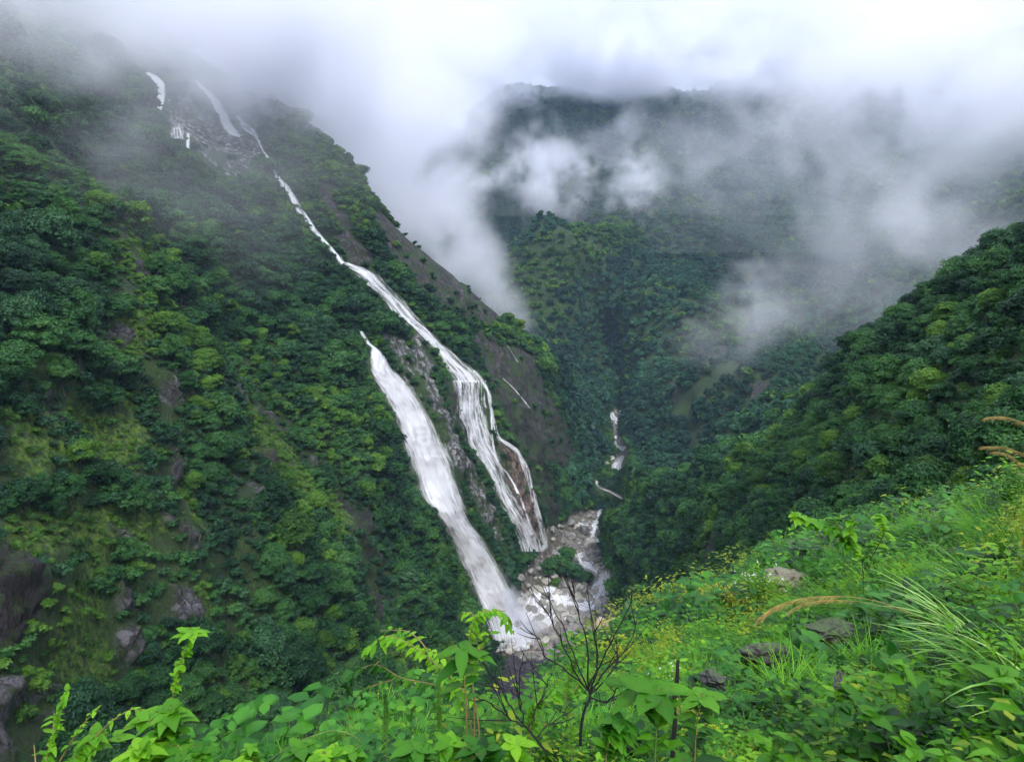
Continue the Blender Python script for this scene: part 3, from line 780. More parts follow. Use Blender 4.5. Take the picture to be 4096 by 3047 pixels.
def trunk_me(seed, H, r):
    rs = np.random.RandomState(seed)
    z = np.linspace(-.9, H, 7)
    p = np.stack([np.cumsum(rs.normal(size=7) * .08 * H / 6), np.cumsum(rs.normal(size=7) * .08 * H / 6), z], 1)
    parts = [tube_np(p, r * np.linspace(1.2, .3, 7))]
    for k in range(6):
        i = rs.randint(2, 6); a = rs.uniform(0, 6.28); L = H * rs.uniform(.35, .6)
        e = p[i] + np.array([np.cos(a) * L * .7, np.sin(a) * L * .7, L * .6])
        parts.append(tube_np([p[i], (p[i] + e) / 2 + [0, 0, -.05 * L], e], r * np.array([.5, .33, .12]), 5))
    v, f = join_np(parts)
    return mesh_np('trunk', v, f, M_BARK, True)

# prototypes (unit: metres, crown radius 3.2, total height about 6)
LODS = {'near': (40, 290, .185), 'mid': (28, 130, .36), 'far': (16, 46, .85)}
PROTO = {}
for lod, (nl, per, ls) in LODS.items():
    for k, (mt, R_, H_, fl) in enumerate((('dark', 3.2, 5.6, .8), ('mid', 3.4, 4.6, .65), ('light', 3.0, 4.6, .75), ('mid', 2.7, 6.4, .9))):
        if lod == 'far': mt = ('far', 'far', 'light', 'dark')[k]
        PROTO[lod, k] = crown_me('crown', M_LEAF[mt], seed=40 + k, R=R_, Hh=H_, nl=nl, per=per, ls=ls, flat=fl)
TRUNK = [trunk_me(60 + k, 4.0, .16) for k in range(3)]

# ---- candidate spots on the slopes
A4 = S1[:-1, :-1]; B4 = S1[1:, :-1]; C4 = S1[1:, 1:]; D4 = S1[:-1, 1:]
area = (np.linalg.norm(np.cross(B4 - A4, D4 - A4), axis=-1) + np.linalg.norm(np.cross(B4 - C4, D4 - C4), axis=-1)) / 2
inview = (GX[:-1, :-1] > -90) & (GX[:-1, :-1] < 1110)
CAMS = [CAM, CAM + Vector((12, 0, 3)), CAM + Vector((-12, 0, 3))]
def visible(p, h):
    q = Vector(p) + Vector((0, 0, h))
    for c in CAMS[:1]:
        d = q - c; L = d.length; d.normalize()
        r = BVH.ray_cast(c + d * 1.0, d, L - 1.0)
        if r[0] is None or r[3] > L - 8: return True
    return False
def scatter(wt, n, r0, rs, h, jitter=True):
    w = (area * wt).ravel(); w = w / w.sum()
    c = rs.choice(len(w), size=n, p=w)
    ci, cj = np.unravel_index(c, area.shape)
    u, v = rs.uniform(size=n), rs.uniform(size=n)
    def bl(G):
        g00, g10, g11, g01 = G[ci, cj], G[ci + 1, cj], G[ci + 1, cj + 1], G[ci, cj + 1]
        if g00.ndim > 1: uu, vv = u[:, None], v[:, None]
        else: uu, vv = u, v
        return g00 * (1-uu) * (1-vv) + g10 * uu * (1-vv) + g11 * uu * vv + g01 * (1-uu) * vv
    p = bl(S1); k = bl(GK); rk = bl(anyrock); bd = bl(bed); nn = bl(NRM)
    if callable(r0): rad = r0(p, k)
    else: rad = np.full(n, float(r0))
    keep = []
    cell = {}
    cs = float(rad.max())
    for i in range(n):
        if rk[i] > .45 or bd[i] > .3: continue
        x = p[i]
        key = (int(x[0] // cs), int(x[1] // cs), int(x[2] // cs))
        ok = True
        for a in (-1, 0, 1):
            for b in (-1, 0, 1):
                for e in (-1, 0, 1):
                    for j in cell.get((key[0]+a, key[1]+b, key[2]+e), ()):
                        dd = p[j] - x
                        if dd[0]*dd[0] + dd[1]*dd[1] + dd[2]*dd[2] < min(rad[i], rad[j]) ** 2: ok = False; break
                    if not ok: break
                if not ok: break
            if not ok: break
        if not ok: continue
        cell.setdefault(key, []).append(i)
        keep.append(i)
    keep = [i for i in keep if visible(p[i], h)]
    return p[keep], k[keep], nn[keep], rad[keep]
def in_falls(px, py, grow):
    r = np.zeros(len(px), bool)
    for poly in FALLPOLY:
        d = polydist(px, py, poly)
        r |= d > -grow
    return r

ZK = GK[:-1, :-1]
rsf = np.random.RandomState(3)
def openness(px, py):
    r = np.zeros(len(px), bool)
    for poly in lightgrass: r |= inpoly(px, py, poly)
    return r
# trees on the near slopes
wt1 = inview * ((ZK > 4.3) & (ZK < 12.4))
pn, kn, nn_, _ = scatter(wt1, 26000, lambda p, k: np.interp(np.hypot(p[:, 0], p[:, 1]), [70, 120, 260], [2.7, 3.0, 3.8]), rsf, 4)
pxn, pyn, tn = project(pn + np.array([0, 0, 2.5]))
clump = fbm(pn / 26.0, 3, 91)
keep = ~in_falls(pxn, pyn, np.where(tn > 240, 2.9, 1.9) * F / tn) & ~openness(pxn, pyn) & (clump > np.where(pxn < 330, -.22, -.4) + .1 * (pxn > 560))
# keep the river and rocks visible: drop trees whose crown stands before them
BEDC = [BED, BED2] + [r[1] for r in ROCKS]
BRZ = [(590,474),(622,470),(632,480),(630,510),(596,516),(590,500)]
BEDC.append(BRZ)
kindof = {id(r[1]): r[0] for r in ROCKS}
blk = np.zeros(len(pn), bool)
for poly in BEDC:
    cxp, cyp = np.mean(poly, axis=0)
    tnear = kindof.get(id(poly)) in ('brown', 'dark', 'orange')
    if poly is BRZ: blk |= (polydist(pxn, pyn, poly) > -3) & (tn > 330)
    elif poly is BED or poly is BED2: blk |= polydist(pxn, pyn, poly) > (-5 if poly is BED else -8)
    else: blk |= polydist(pxn, pyn, poly) > -np.clip((3.0 if tnear else 2.0) * F / tn, 2, 18)
blk &= ~((pxn > 606) & (pyn > 480) & (tn < 300))
keep &= ~blk
pn, kn, pxn, pyn, tn, nn_ = pn[keep], kn[keep], pxn[keep], pyn[keep], tn[keep], nn_[keep]
szn = rsf.uniform(.55, 1.4, len(pn)) * np.interp(tn, [60, 110, 250, 500], [.68, .86, 1.0, 1.3]) * np.where(rsf.uniform(size=len(pn)) < .14, 1.5, 1) * np.where(pxn > 610, .74, .92)
# far forest
wt2 = inview * ((ZK >= 12.2) & (ZK < 18.6))
pf, kf, _, _ = scatter(wt2, 80000, lambda p, k: np.interp(k, [12, 13.5, 14.5, 18], [4.0, 4.8, 5.6, 7.6]), rsf, 8)
pxf, pyf, tf = project(pf + np.array([0, 0, 4.0]))
GREEN = [(492,262),(515,246),(560,226),(585,218),(622,218),(650,235),(600,262),(560,290),(530,318),(505,310)]
grn = inpoly(pxf, pyf, GREEN) & (tf < 900)
blk = np.zeros(len(pf), bool)
for kd, poly in ROCKS:
    if poly[0][0] in (667, 742): blk |= polydist(pxf, pyf, poly) > 0
pf, kf, pxf, pyf, tf, grn = [a[~blk] for a in (pf, kf, pxf, pyf, tf, grn)]
szf = rsf.uniform(.75, 1.35, len(pf)) * np.interp(tf, [350, 600, 1300], [.9, 1.1, 1.6])
szf = np.where(grn, szf * .92, szf)

def kindpick(p, px, py, rs):
    n = fbm(p / 60.0, 3, 15) + rs.normal(size=len(p)) * .35
    k = np.where(n < -.25, 0, np.where(n < .35, 1, np.where(n < .62, 3, 2)))
    return k
kn_ = kindpick(pn, pxn, pyn, rsf)
yel = (pxn > 180) & (pxn < 330) & (pyn > 330) & (pyn < 600) & (rsf.uniform(size=len(pn)) < .25)
kn_ = np.where(yel, 2, kn_)
kf_ = kindpick(pf, pxf, pyf, rsf); kf_ = np.where(grn, 2, kf_)

shown = szn / tn
inframe = (pxn > 2) & (pxn < 1022) & (pyn > 2) & (pyn < 756)
order = np.argsort(-np.where(inframe, shown, shown * 0))
IND = order[:300]; REST = np.array(sorted(set(range(len(pn))) - set(IND.tolist())))
print('near trees', len(pn), 'far', len(pf))

LANDM = [((500,600),'the broad waterfall foot'), ((430,470),'the mid broad waterfall'), ((375,360),'the broad waterfall head'), ((70,712),'the shadowed cave'),
         ((165,540),'the domed outcrop'), ((116,620),'the long pale slab'), ((160,620),'the slab by the cleft'), ((160,400),'the tall dark cleft'), ((105,340),'the streaked ledge'),
         ((280,440),'the sunlit grassy rib'), ((372,580),'the wet chute'), ((710,550),'the leaning buttress'), ((790,555),'the black rock hollow'), ((650,480),'the toe of the ridge'),
         ((740,445),'the mid ridge crest'), ((840,360),'the ridge crest step'), ((905,300),'the misty ridge notch'), ((990,240),'the upper ridge crest'), ((960,400),'the bright shrub slope'),
         ((20,300),'the hazy mountain shoulder'), ((60,200),'the cloudy upper slope'), ((210,300),'the upper forest fold'), ((250,230),'the pale summit rocks'), ((20,480),'the steep gully'), ((900,500),'the grassy brink')]
names = {0: 'dark green', 1: 'mid green', 2: 'yellow-green', 3: 'tall deep green'}
shapes = {0: 'domed', 1: 'spreading', 2: 'airy', 3: 'narrow'}
_unused = ['nearest', 'second', 'third', 'fourth', 'fifth', 'sixth', 'seventh', 'eighth', 'ninth', 'tenth', 'eleventh', 'twelfth', 'thirteenth', 'fourteenth', 'fifteenth', 'sixteenth', 'seventeenth', 'eighteenth', 'nineteenth', 'twentieth']
buck = {}
for i in IND:
    d = [math.hypot(pxn[i] - a[0], (pyn[i] - a[1])) for a, _ in LANDM]
    j = int(np.argmin(d)); a = LANDM[j][0]
    dx, dy = pxn[i] - a[0], pyn[i] - a[1]
    side = ('above' if dy < 0 else 'below') if abs(dy) > abs(dx) else ('left of' if dx < 0 else 'right of')
    buck.setdefault((j, side, int(kn_[i])), []).append((d[j], i))
TLAB = {}
for (j, side, k), lst in buck.items():
    lst.sort()
    for r, (_, i) in enumerate(lst):
        o_ = ordw[r] if r < 20 else 'far'
        TLAB[i] = f'{names[k]} {shapes[k]} tree {side} {LANDM[j][1]}' + ('' if len(lst) == 1 else f', {o_} from it')
SRC = {}
for i in IND:
    lod = 'near' if tn[i] < 190 else 'mid'
    k = int(kn_[i])
    root = bpy.data.objects.new('broadleaf_tree', None); COL.objects.link(root)
    root.location = pn[i]; root.rotation_euler = (rsf.uniform(-.08, .08), rsf.uniform(-.08, .08), rsf.uniform(0, 6.28))
    s = float(szn[i]); root.scale = (s, s, s * rsf.uniform(.85, 1.15))
    c = mkobj('crown', PROTO[lod, k], root)
    c.location = (0, 0, .5)
    mkobj('trunk', TRUNK[i % 3], root)
    tag(root, TLAB[i], 'tree', 'broadleaf trees clinging to the gorge slopes')
    SRC.setdefault((lod, k), c)
# make sure every prototype is carried by some real crown
def gn_instances(name, pts, which, scale, rotz, sources, tilt=None):
    me = bpy.data.meshes.new(name)
    me.vertices.add(len(pts)); me.vertices.foreach_set('co', np.asarray(pts, np.float32).ravel())
    for nm, arr, ty in (('which', which, 'INT'), ('size', scale, 'FLOAT')):
        a = me.attributes.new(nm, ty, 'POINT'); a.data.foreach_set('value', np.asarray(arr, np.int32 if ty == 'INT' else np.float32))
    a = me.attributes.new('turn', 'FLOAT_VECTOR', 'POINT')
    tz = np.zeros((len(pts), 3), np.float32); tz[:, 2] = rotz
    if tilt is not None: tz[:, :2] = tilt
    a.data.foreach_set('vector', tz.ravel())
    ng = bpy.data.node_groups.new(name, 'GeometryNodeTree')
    ng.interface.new_socket('Geometry', in_out='INPUT', socket_type='NodeSocketGeometry')
    ng.interface.new_socket('Geometry', in_out='OUTPUT', socket_type='NodeSocketGeometry')
    nd, lk = ng.nodes, ng.links
    gi = nd.new('NodeGroupInput'); go = nd.new('NodeGroupOutput'); jn = nd.new('GeometryNodeJoinGeometry')
    def na(nm, ty):
        x = nd.new('GeometryNodeInputNamedAttribute'); x.data_type = ty; x.inputs['Name'].default_value = nm
        return [q for q in x.outputs if q.enabled][0]
    w = na('which', 'INT'); sz = na('size', 'FLOAT'); tu = na('turn', 'FLOAT_VECTOR')
    for k, src in enumerate(sources):
        oi = nd.new('GeometryNodeObjectInfo'); oi.inputs['Object'].default_value = src; oi.inputs['As Instance'].default_value = True
        oi.transform_space = 'ORIGINAL'
        cmp = nd.new('FunctionNodeCompare'); cmp.data_type = 'INT'; cmp.operation = 'EQUAL'
        ai = [q for q in cmp.inputs if q.enabled]
        lk.new(w, ai[0]); ai[1].default_value = k
        ip = nd.new('GeometryNodeInstanceOnPoints')
        lk.new(gi.outputs[0], ip.inputs['Points']); lk.new(cmp.outputs[0], ip.inputs['Selection'])
        lk.new(oi.outputs['Geometry'], ip.inputs['Instance']); lk.new(tu, ip.inputs['Rotation']); lk.new(sz, ip.inputs['Scale'])
        lk.new(ip.outputs[0], jn.inputs[0])
    lk.new(jn.outputs[0], go.inputs[0])
    o = mkobj(name, me)
    md = o.modifiers.new('scatter', 'NODES'); md.node_group = ng
    tag(o, kind='stuff')
    return o
# crowns of the trees standing nearest the camera on the slopes feed the masses further off; a few far trees carry the sparse crowns
for k in range(4):
    for lod in ('mid', 'far'):
        if (lod, k) in SRC: continue
        c_ = [i for i in REST if kn_[i] == k and inframe[i] and visible(pn[i], 5) and (tn[i] > 190 if lod == 'mid' else tn[i] > 300)]
        i = c_[0]
        root = bpy.data.objects.new('broadleaf_tree', None); COL.objects.link(root)
        root.location = pn[i]; root.scale = (szn[i],) * 3
        SRC[lod, k] = mkobj('crown', PROTO[lod, k], root)
        mkobj('trunk', TRUNK[k % 3], root)
        tag(root, f'small distant {names[k]} {shapes[k]} tree ' + ('on the wooded wall beyond the slender fall' if lod == 'far' else 'in the wood above the slanting cascade'), 'tree', 'broadleaf trees clinging to the gorge slopes')
        REST = REST[REST != i]
    if ('near', k) not in SRC: SRC['near', k] = SRC['mid', k]
srcs = [SRC[l, k] for l in ('near', 'mid', 'far') for k in range(4)]
lod_n = np.where(tn[REST] < 170, 0, np.where(tn[REST] < 430, 1, 2))
pa = np.concatenate([pn[REST] + [0, 0, .3], pf])
wa = np.concatenate([lod_n * 4 + kn_[REST], 8 + kf_])
sa = np.concatenate([szn[REST], szf])
gn_instances('forest', pa, wa, sa, rsf.uniform(0, 6.28, len(pa)), srcs, rsf.uniform(-.1, .1, (len(pa), 2)))

# ---- low scrub that clothes the rock between the trees
SCR = []
def lab_shrub(k): return ['dense dark scrub bush on the steep bank under the sunlit rib', 'fresh green scrub bush beside the broad fall', 'yellow-green scrub bush on the mossy ledge'][k]
spots = [(300, 520), (355, 430), (150, 505)]
for k, mt in enumerate(('dark', 'mid', 'light')):
    me = crown_me('bush', M_LEAF[mt], seed=80 + k, R=1.0, Hh=1.1, nl=12, per=60, ls=.15, lobe=(.35, .55), flat=.7, fill=.1)
    h, n = hit(*spots[k], 60)
    o = mkobj('shrub', me, loc=h); o.scale = (1.6,) * 3
    tag(o, lab_shrub(k), 'shrub')
    SCR.append(o)
wt3 = inview * ((ZK > 4.3) & (ZK < 12.2)) * np.where(GT[:-1, :-1] < 420, 1.0, .6)
ps_, ks_, ns_, _ = scatter(wt3, 80000, 1.3, rsf, 2)
pxs, pys, ts = project(ps_ + np.array([0, 0, .8]))
kp = ~in_falls(pxs, pys, 1.0) & ~inpoly(pxs, pys, BED) & ~inpoly(pxs, pys, BED2) & ~(inpoly(pxs, pys, [(592,482),(626,494),(628,508),(592,494)]) & (ts > 330))
for kd, poly in ROCKS: kp &= ~((polydist(pxs, pys, poly) > 1.0) & (rsf.uniform(size=len(pxs)) < (.84 if kd == 'tan' else .82 if kd == 'brown' else .93)))
ps_, pxs, pys, ts = ps_[kp], pxs[kp], pys[kp], ts[kp]
op = openness(pxs, pys)
kk = kindpick(ps_ * 1.7, pxs, pys, rsf); kk = np.where(op, 2, np.minimum(kk, 2))
kk = np.where((kk == 2) & ~op & (rsf.uniform(size=len(kk)) < .4), 1, kk)
print('scrub', len(ps_))
gn_instances('undergrowth', ps_, kk, np.where(op, .6, 1.0) * rsf.uniform(.7, 1.9, len(ps_)) * np.interp(ts, [80, 300], [.85, 1.35]), rsf.uniform(0, 6.28, len(ps_)), SCR, rsf.uniform(-.3, .3, (len(ps_), 2)))

# ================================================================ FOREGROUND PLANTS
KW = dict(dim=.82, blue=.7, spec=.22)
LF = {
 'lush': leaf_mat('leaf_lush', (0.008, 0.055, 0.008), (0.036, 0.175, 0.012), (0.13, 0.36, 0.02), .4, .42, nscale=1.2, **KW),
 'lime': leaf_mat('leaf_lime', (0.035, 0.16, 0.008), (0.10, 0.32, 0.012), (0.25, 0.52, 0.025), .42, .42, nscale=1.2, **KW),
 'deep': leaf_mat('leaf_deep', (0.006, 0.045, 0.010), (0.022, 0.14, 0.016), (0.07, 0.27, 0.025), .3, .4, nscale=1.2, **KW),
 'olive': leaf_mat('leaf_olive', (0.06, 0.13, 0.008), (0.18, 0.28, 0.015), (0.38, 0.42, 0.03), .35, .5, nscale=1.2, **KW),
 'silver': leaf_mat('blade_silver', (0.07, 0.24, 0.03), (0.20, 0.44, 0.09), (0.48, 0.70, 0.30), .3, .35, nscale=2, **KW),
 'grassy': leaf_mat('blade_green', (0.03, 0.16, 0.008), (0.10, 0.36, 0.014), (0.26, 0.56, 0.04), .4, .4, nscale=.8, **KW),
}
def flatmat(name, c, rough=.6, tr=0.0, var=.25):
    m = N(name)
    n = m.noise(m.pos(), 14, 3)
    col = m.mix(m.ramp(n, [(.3, 0), (.7, 1)]), tuple(x * (1 - var) for x in c), tuple(min(1, x * (1 + var)) for x in c))
    return m.done(m.pbr(col, rough, None, .3))
M_STEM = flatmat('green_stem', (.10, .17, .035)); M_RSTEM = flatmat('reddish_stem', (.20, .15, .05)); M_TWIG = flatmat('dark_twig', (.012, .010, .011), .8)
M_WHITE = flatmat('white_petal', (.78, .77, .74)); M_YEL = flatmat('yellow_petal', (.62, .50, .03)); M_PUR = flatmat('purple_floret', (.12, .07, .14))
M_PLUME = flatmat('golden_plume', (.34, .23, .07), .6, var=.4)
Zup = np.array([0, 0, 1.0])
def unit(v): return v / (np.linalg.norm(v) + 1e-9)
class Leaves:
    def __init__(s, seed=0): s.v, s.f, s.t, s.o, s.rs = [], [], [], 0, np.random.RandomState(seed)
    def leaf(s, base, d, L, W, droop=.35, fold=.25, n=4, tint=None, prof='ovate', nrm=None):
        d = unit(np.asarray(d, float)); up = Zup if nrm is None else nrm
        side = np.cross(d, up)
        side = unit(side) if np.linalg.norm(side) > .05 else np.array([1., 0, 0])
        nn = unit(np.cross(side, d))
        q = np.linspace(0, 1, n + 1)
        if prof == 'ovate': w = np.sin(np.pi * q ** .72) ** .85
        elif prof == 'lance': w = np.sin(np.pi * q ** .85) ** .8
        else: w = (1 - q ** 2.2) * np.minimum(1, q * 6 + .35)
        w = np.maximum(w, .02) * W / 2
        ax = base + d * L * q[:, None] - Zup * (droop * L * q ** 2)[:, None] + nn * (0.04 * L * np.sin(q * 9))[:, None] * (prof != 'blade')
        e1 = ax + side * w[:, None] + nn * (w * fold)[:, None]
        e2 = ax - side * w[:, None] + nn * (w * fold)[:, None]
        vv = np.stack([e1, ax, e2], 1).reshape(-1, 3)
        i = np.arange(3 * (n + 1)).reshape(n + 1, 3) + s.o
        ff = np.concatenate([np.stack([i[:-1, 0], i[:-1, 1], i[1:, 1], i[1:, 0]], -1), np.stack([i[:-1, 1], i[:-1, 2], i[1:, 2], i[1:, 1]], -1)])
        s.v.append(vv); s.f.append(ff); s.o += len(vv)
        t = s.rs.uniform(.1, .9) if tint is None else tint
        tt = np.full((n + 1, 3), t); tt[:, 1] += .10
        s.t.append(np.clip(tt, 0, 1).ravel())
    def blade(s, base, az, L, W, lean=.5, droop=.6, n=7, tint=None):
        """a grass blade that rises and arches over"""
        q = np.linspace(0, 1, n + 1)
        h = np.array([math.cos(az), math.sin(az), 0])
        th = np.pi / 2 - lean * .5 - droop * q * 1.9
        seg = L / n
        ax = np.zeros((n + 1, 3)); ax[0] = base
        for k in range(n): ax[k + 1] = ax[k] + (h * math.cos(th[k]) + Zup * math.sin(th[k])) * seg
        side = np.array([-h[1], h[0], 0])
        w = W / 2 * np.maximum(.04, (1 - q ** 2.5) * np.minimum(1, .5 + q * 3))
        e1 = ax + side * w[:, None] + Zup * (w * .35)[:, None]; e2 = ax - side * w[:, None] + Zup * (w * .35)[:, None]
        vv = np.stack([e1, ax, e2], 1).reshape(-1, 3)
        i = np.arange(3 * (n + 1)).reshape(n + 1, 3) + s.o
        ff = np.concatenate([np.stack([i[:-1, 0], i[:-1, 1], i[1:, 1], i[1:, 0]], -1), np.stack([i[:-1, 1], i[:-1, 2], i[1:, 2], i[1:, 1]], -1)])
        s.v.append(vv); s.f.append(ff); s.o += len(vv)
        t = s.rs.uniform(.1, .9) if tint is None else tint
        tt = np.full((n + 1, 3), t); tt[:, 1] += .18
        s.t.append(np.clip(tt, 0, 1).ravel())
        return ax
    def me(s, name, mat):
        m = mesh_np(name, np.concatenate(s.v), np.concatenate(s.f), mat, True)
        fattr(m, 'tint', np.concatenate(s.t))
        return m
def stems_me(name, lines, mat, n=5):
    v, f = join_np([tube_np(p, r, n) for p, r in lines])
    return mesh_np(name, v, f, mat, True)
def florets(name, pts, r, mat, seed=1):
    """small bunches of petals"""
    rs = np.random.RandomState(seed)
    V_ = []
    for p in pts:
        for k in range(6):
            d = unit(rs.normal(size=3) + [0, 0, .8]); a = unit(np.cross(d, rs.normal(size=3))); b = np.cross(d, a)
            c = np.asarray(p) + rs.normal(size=3) * r * .8
            V_.append([c - a * r, c - b * r * .8 + d * r * .3, c + a * r, c + b * r * .8 + d * r * .3])
    V_ = np.array(V_).reshape(-1, 3)
    return mesh_np(name, V_, np.arange(len(V_)).reshape(-1, 4), mat)
def curve(a, b, n=7, sag=0.0, wob=0.0, rs=None, bulge=None):
    a, b = np.asarray(a, float), np.asarray(b, float)
    q = np.linspace(0, 1, n)[:, None]
    p = a * (1 - q) + b * q
    p[:, 2] += (np.sin(q[:, 0] * np.pi)) * sag
    if wob: p[1:-1] += rs.normal(size=(n - 2, 3)) * wob
    if bulge is not None: p += np.sin(q * np.pi) * np.asarray(bulge)
    return p

def herb(seed, H=.6, nodes=7, L=.09, W=.055, nst=3, spread=.16, top=5, prof='ovate'):
    rs = np.random.RandomState(seed)
    lv = Leaves(seed); lines = []
    for s_ in range(nst):
        a = rs.uniform(0, 6.28); h = H * rs.uniform(.7, 1.05)
        b = np.array([math.cos(a), math.sin(a), 0]) * spread * rs.uniform(.1, .5)
        t = b + np.array([math.cos(a), math.sin(a), 0]) * spread * rs.uniform(.3, 1.3) + Zup * h
        c = curve(b, t, 8, 0, .008, rs)
        lines.append((c, np.linspace(.005, .002, 8)))
        for k in range(nodes):
            f = .18 + .8 * k / nodes
            p = c[int(f * 7)] * (1 - (f * 7) % 1) + c[min(7, int(f * 7) + 1)] * ((f * 7) % 1)
            az = k * 1.57 + rs.uniform(-.4, .4) + a
            sc = (1.15 - .45 * f) * rs.uniform(.75, 1.15)
            for sgn in (0, math.pi):
                d = np.array([math.cos(az + sgn), math.sin(az + sgn), rs.uniform(.05, .55)])
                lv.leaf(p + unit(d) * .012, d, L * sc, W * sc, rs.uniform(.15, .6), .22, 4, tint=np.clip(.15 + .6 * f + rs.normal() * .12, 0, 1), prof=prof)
        for k in range(top):
            az = k * 2.4; d = np.array([math.cos(az), math.sin(az), .55])
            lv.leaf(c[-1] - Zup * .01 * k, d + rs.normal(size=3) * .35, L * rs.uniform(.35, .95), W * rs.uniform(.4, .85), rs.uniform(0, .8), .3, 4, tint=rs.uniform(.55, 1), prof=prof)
    return lines, lv
def tuft(seed, n=34, L=.5, W=.007, lean=.7, droop=.55, spread=.05):
    lv = Leaves(seed); rs = lv.rs
    for k in range(n):
        az = rs.uniform(0, 6.28)
        lv.blade(np.array([rs.normal() * spread, rs.normal() * spread, -.03]), az, L * rs.uniform(.55, 1.15), W * rs.uniform(.7, 1.3), rs.uniform(.1, 1) * lean, droop * rs.uniform(.4, 1.3), 6)
    return lv
def carpet(seed, n=70, R=.22, H=.22, L=.045, W=.028):
    lv = Leaves(seed); rs = lv.rs
    for k in range(n):
        a = rs.uniform(0, 6.28); r = R * math.sqrt(rs.uniform())
        z = H * rs.uniform(.15, 1.0) * (1 - .5 * (r / R) ** 2)
        d = np.array([math.cos(a) + rs.normal() * .7, math.sin(a) + rs.normal() * .7, rs.uniform(-.1, .7)])
        s_ = rs.uniform(.6, 1.35)
        lv.leaf(np.array([math.cos(a) * r, math.sin(a) * r, z]), d, L * s_, W * s_, rs.uniform(.1, .5), .2, 4, tint=np.clip(z / H * .7 + rs.normal() * .15, 0, 1))  # lower leaves tinted darker: shade in the gaps put into the colour
    return lv

rp = random.Random(21)
def root_at(name, loc, label, cat, group=None, rz=0.0, s=1.0):
    r = bpy.data.objects.new(name, None); COL.objects.link(r)
    r.location = loc; r.rotation_euler = (0, 0, rz); r.scale = (s, s, s)
    return tag(r, label, cat, group)

# ---- prototypes of leafy plants
HERBS = []
for k, (mt, kw) in enumerate((
    ('lush', dict(H=.55, nodes=5, L=.10, W=.062, nst=3)), ('lime', dict(H=.50, nodes=5, L=.085, W=.05, nst=4, top=6)),
    ('lush', dict(H=.5, nodes=8, L=.075, W=.042, nst=6, spread=.3)), ('deep', dict(H=.45, nodes=4, L=.13, W=.085, nst=3)),
    ('lime', dict(H=.45, nodes=6, L=.12, W=.045, nst=3, prof='lance')),
    ('lush', dict(H=.38, nodes=4, L=.15, W=.10, nst=5, spread=.34)))):
    ln, lv = herb(300 + k, **kw)
    HERBS.append((stems_me('stem', ln, M_STEM), lv.me('leaves', LF[mt])))

foreW = inview * (ZK > .25) * (ZK < 2.12) * np.where(GX[:-1, :-1] > -60, 1, 0)
near_b = 1.0 / np.maximum(GT[:-1, :-1], 1.5) ** .9
def fore_pts(n, r, seed, lo=1.5, hi=32, far_grow=.0):
    rs = np.random.RandomState(seed)
    p, k, nn, _ = scatter(foreW * near_b, n, lambda p, k: r * (1 + far_grow * np.hypot(p[:, 0], p[:, 1])), rs, .4)
    px, py, t = project(p + np.array([0, 0, .25]))
    m = (t > lo) & (t < hi) & (px > -60) & (px < 1090)
    return p[m], px[m], py[m], t[m]
# brink rocks, slabs
def slab(px, py, t, s, rot, label, mat=None, seed=1, sink=.25):
    me = rock_mesh('rock', 500 + seed, mat or M_ST3, 4, (1, .7, .5), .8)
    p = V(px, py, t)
    g_ = near_ground(p.x, p.y)
    o = mkobj('rock', me, loc=(p.x, p.y, max(g_.z - 0.1, p.z - s[2] * .1)))
    o.scale = s; o.rotation_euler = rot
    return tag(o, label, 'rock')
M_ST3 = stone_mat('dark_wet_stone', (.014, .012, .014), (.065, .056, .06), .6, sc=3)
M_ST5 = stone_mat('brownish_stone', (.08, .065, .05), (.24, .20, .16), .3, sc=3)
M_ST4 = stone_mat('pale_ochre_stone', (.22, .13, .08), (.75, .62, .52), 0, (.10, .05, .03), sc=2.2)
slab(850, 544, 24, (1.0, 1.3, .9), (.25, -.3, .4), 'smooth grey slab leaning out of the grass at the brink under the leafy branch', seed=1)
slab(790, 580, 17, (.55, .6, .6), (.1, .1, 0), 'brownish flat-topped rock beside the swept grass', M_ST5, seed=2)
slab(768, 650, 8.2, (.30, .22, .26), (.4, .2, .25), 'long dark wet rock ledge in the middle of the slope below the golden plume', seed=3)
slab(830, 629, 8.8, (.34, .24, .26), (.4, .1, .2), 'dark rock half hidden under leaning silver blades', seed=4)
slab(714, 677, 6.8, (.16, .13, .15), (.1, .2, 2), 'small black wet rock among yellow flowers', seed=5)
slab(803, 546, 23, (.5, .6, .5), (0, .1, .3), 'small rock just downhill of the smooth grey slab', seed=6)
slab(606, 630, 21, (.62, .62, 1.0), (0, .1, .8), 'rust and white streaked boulder perched at the brink above the river', M_ST4, 7)
slab(622, 643, 21, (.25, .3, .25), (0, .3, .2), 'ochre lump of rock on the brink next to the streaked boulder', M_ST4, 8)

# ---- leafy plants one by one
p_, px_, py_, t_ = fore_pts(5000, .20, 5, 1.7, 9.5, .035)
clear = [((655, 650), 30), ((765, 640), 26), ((830, 622), 22)]
m = np.ones(len(p_), bool)
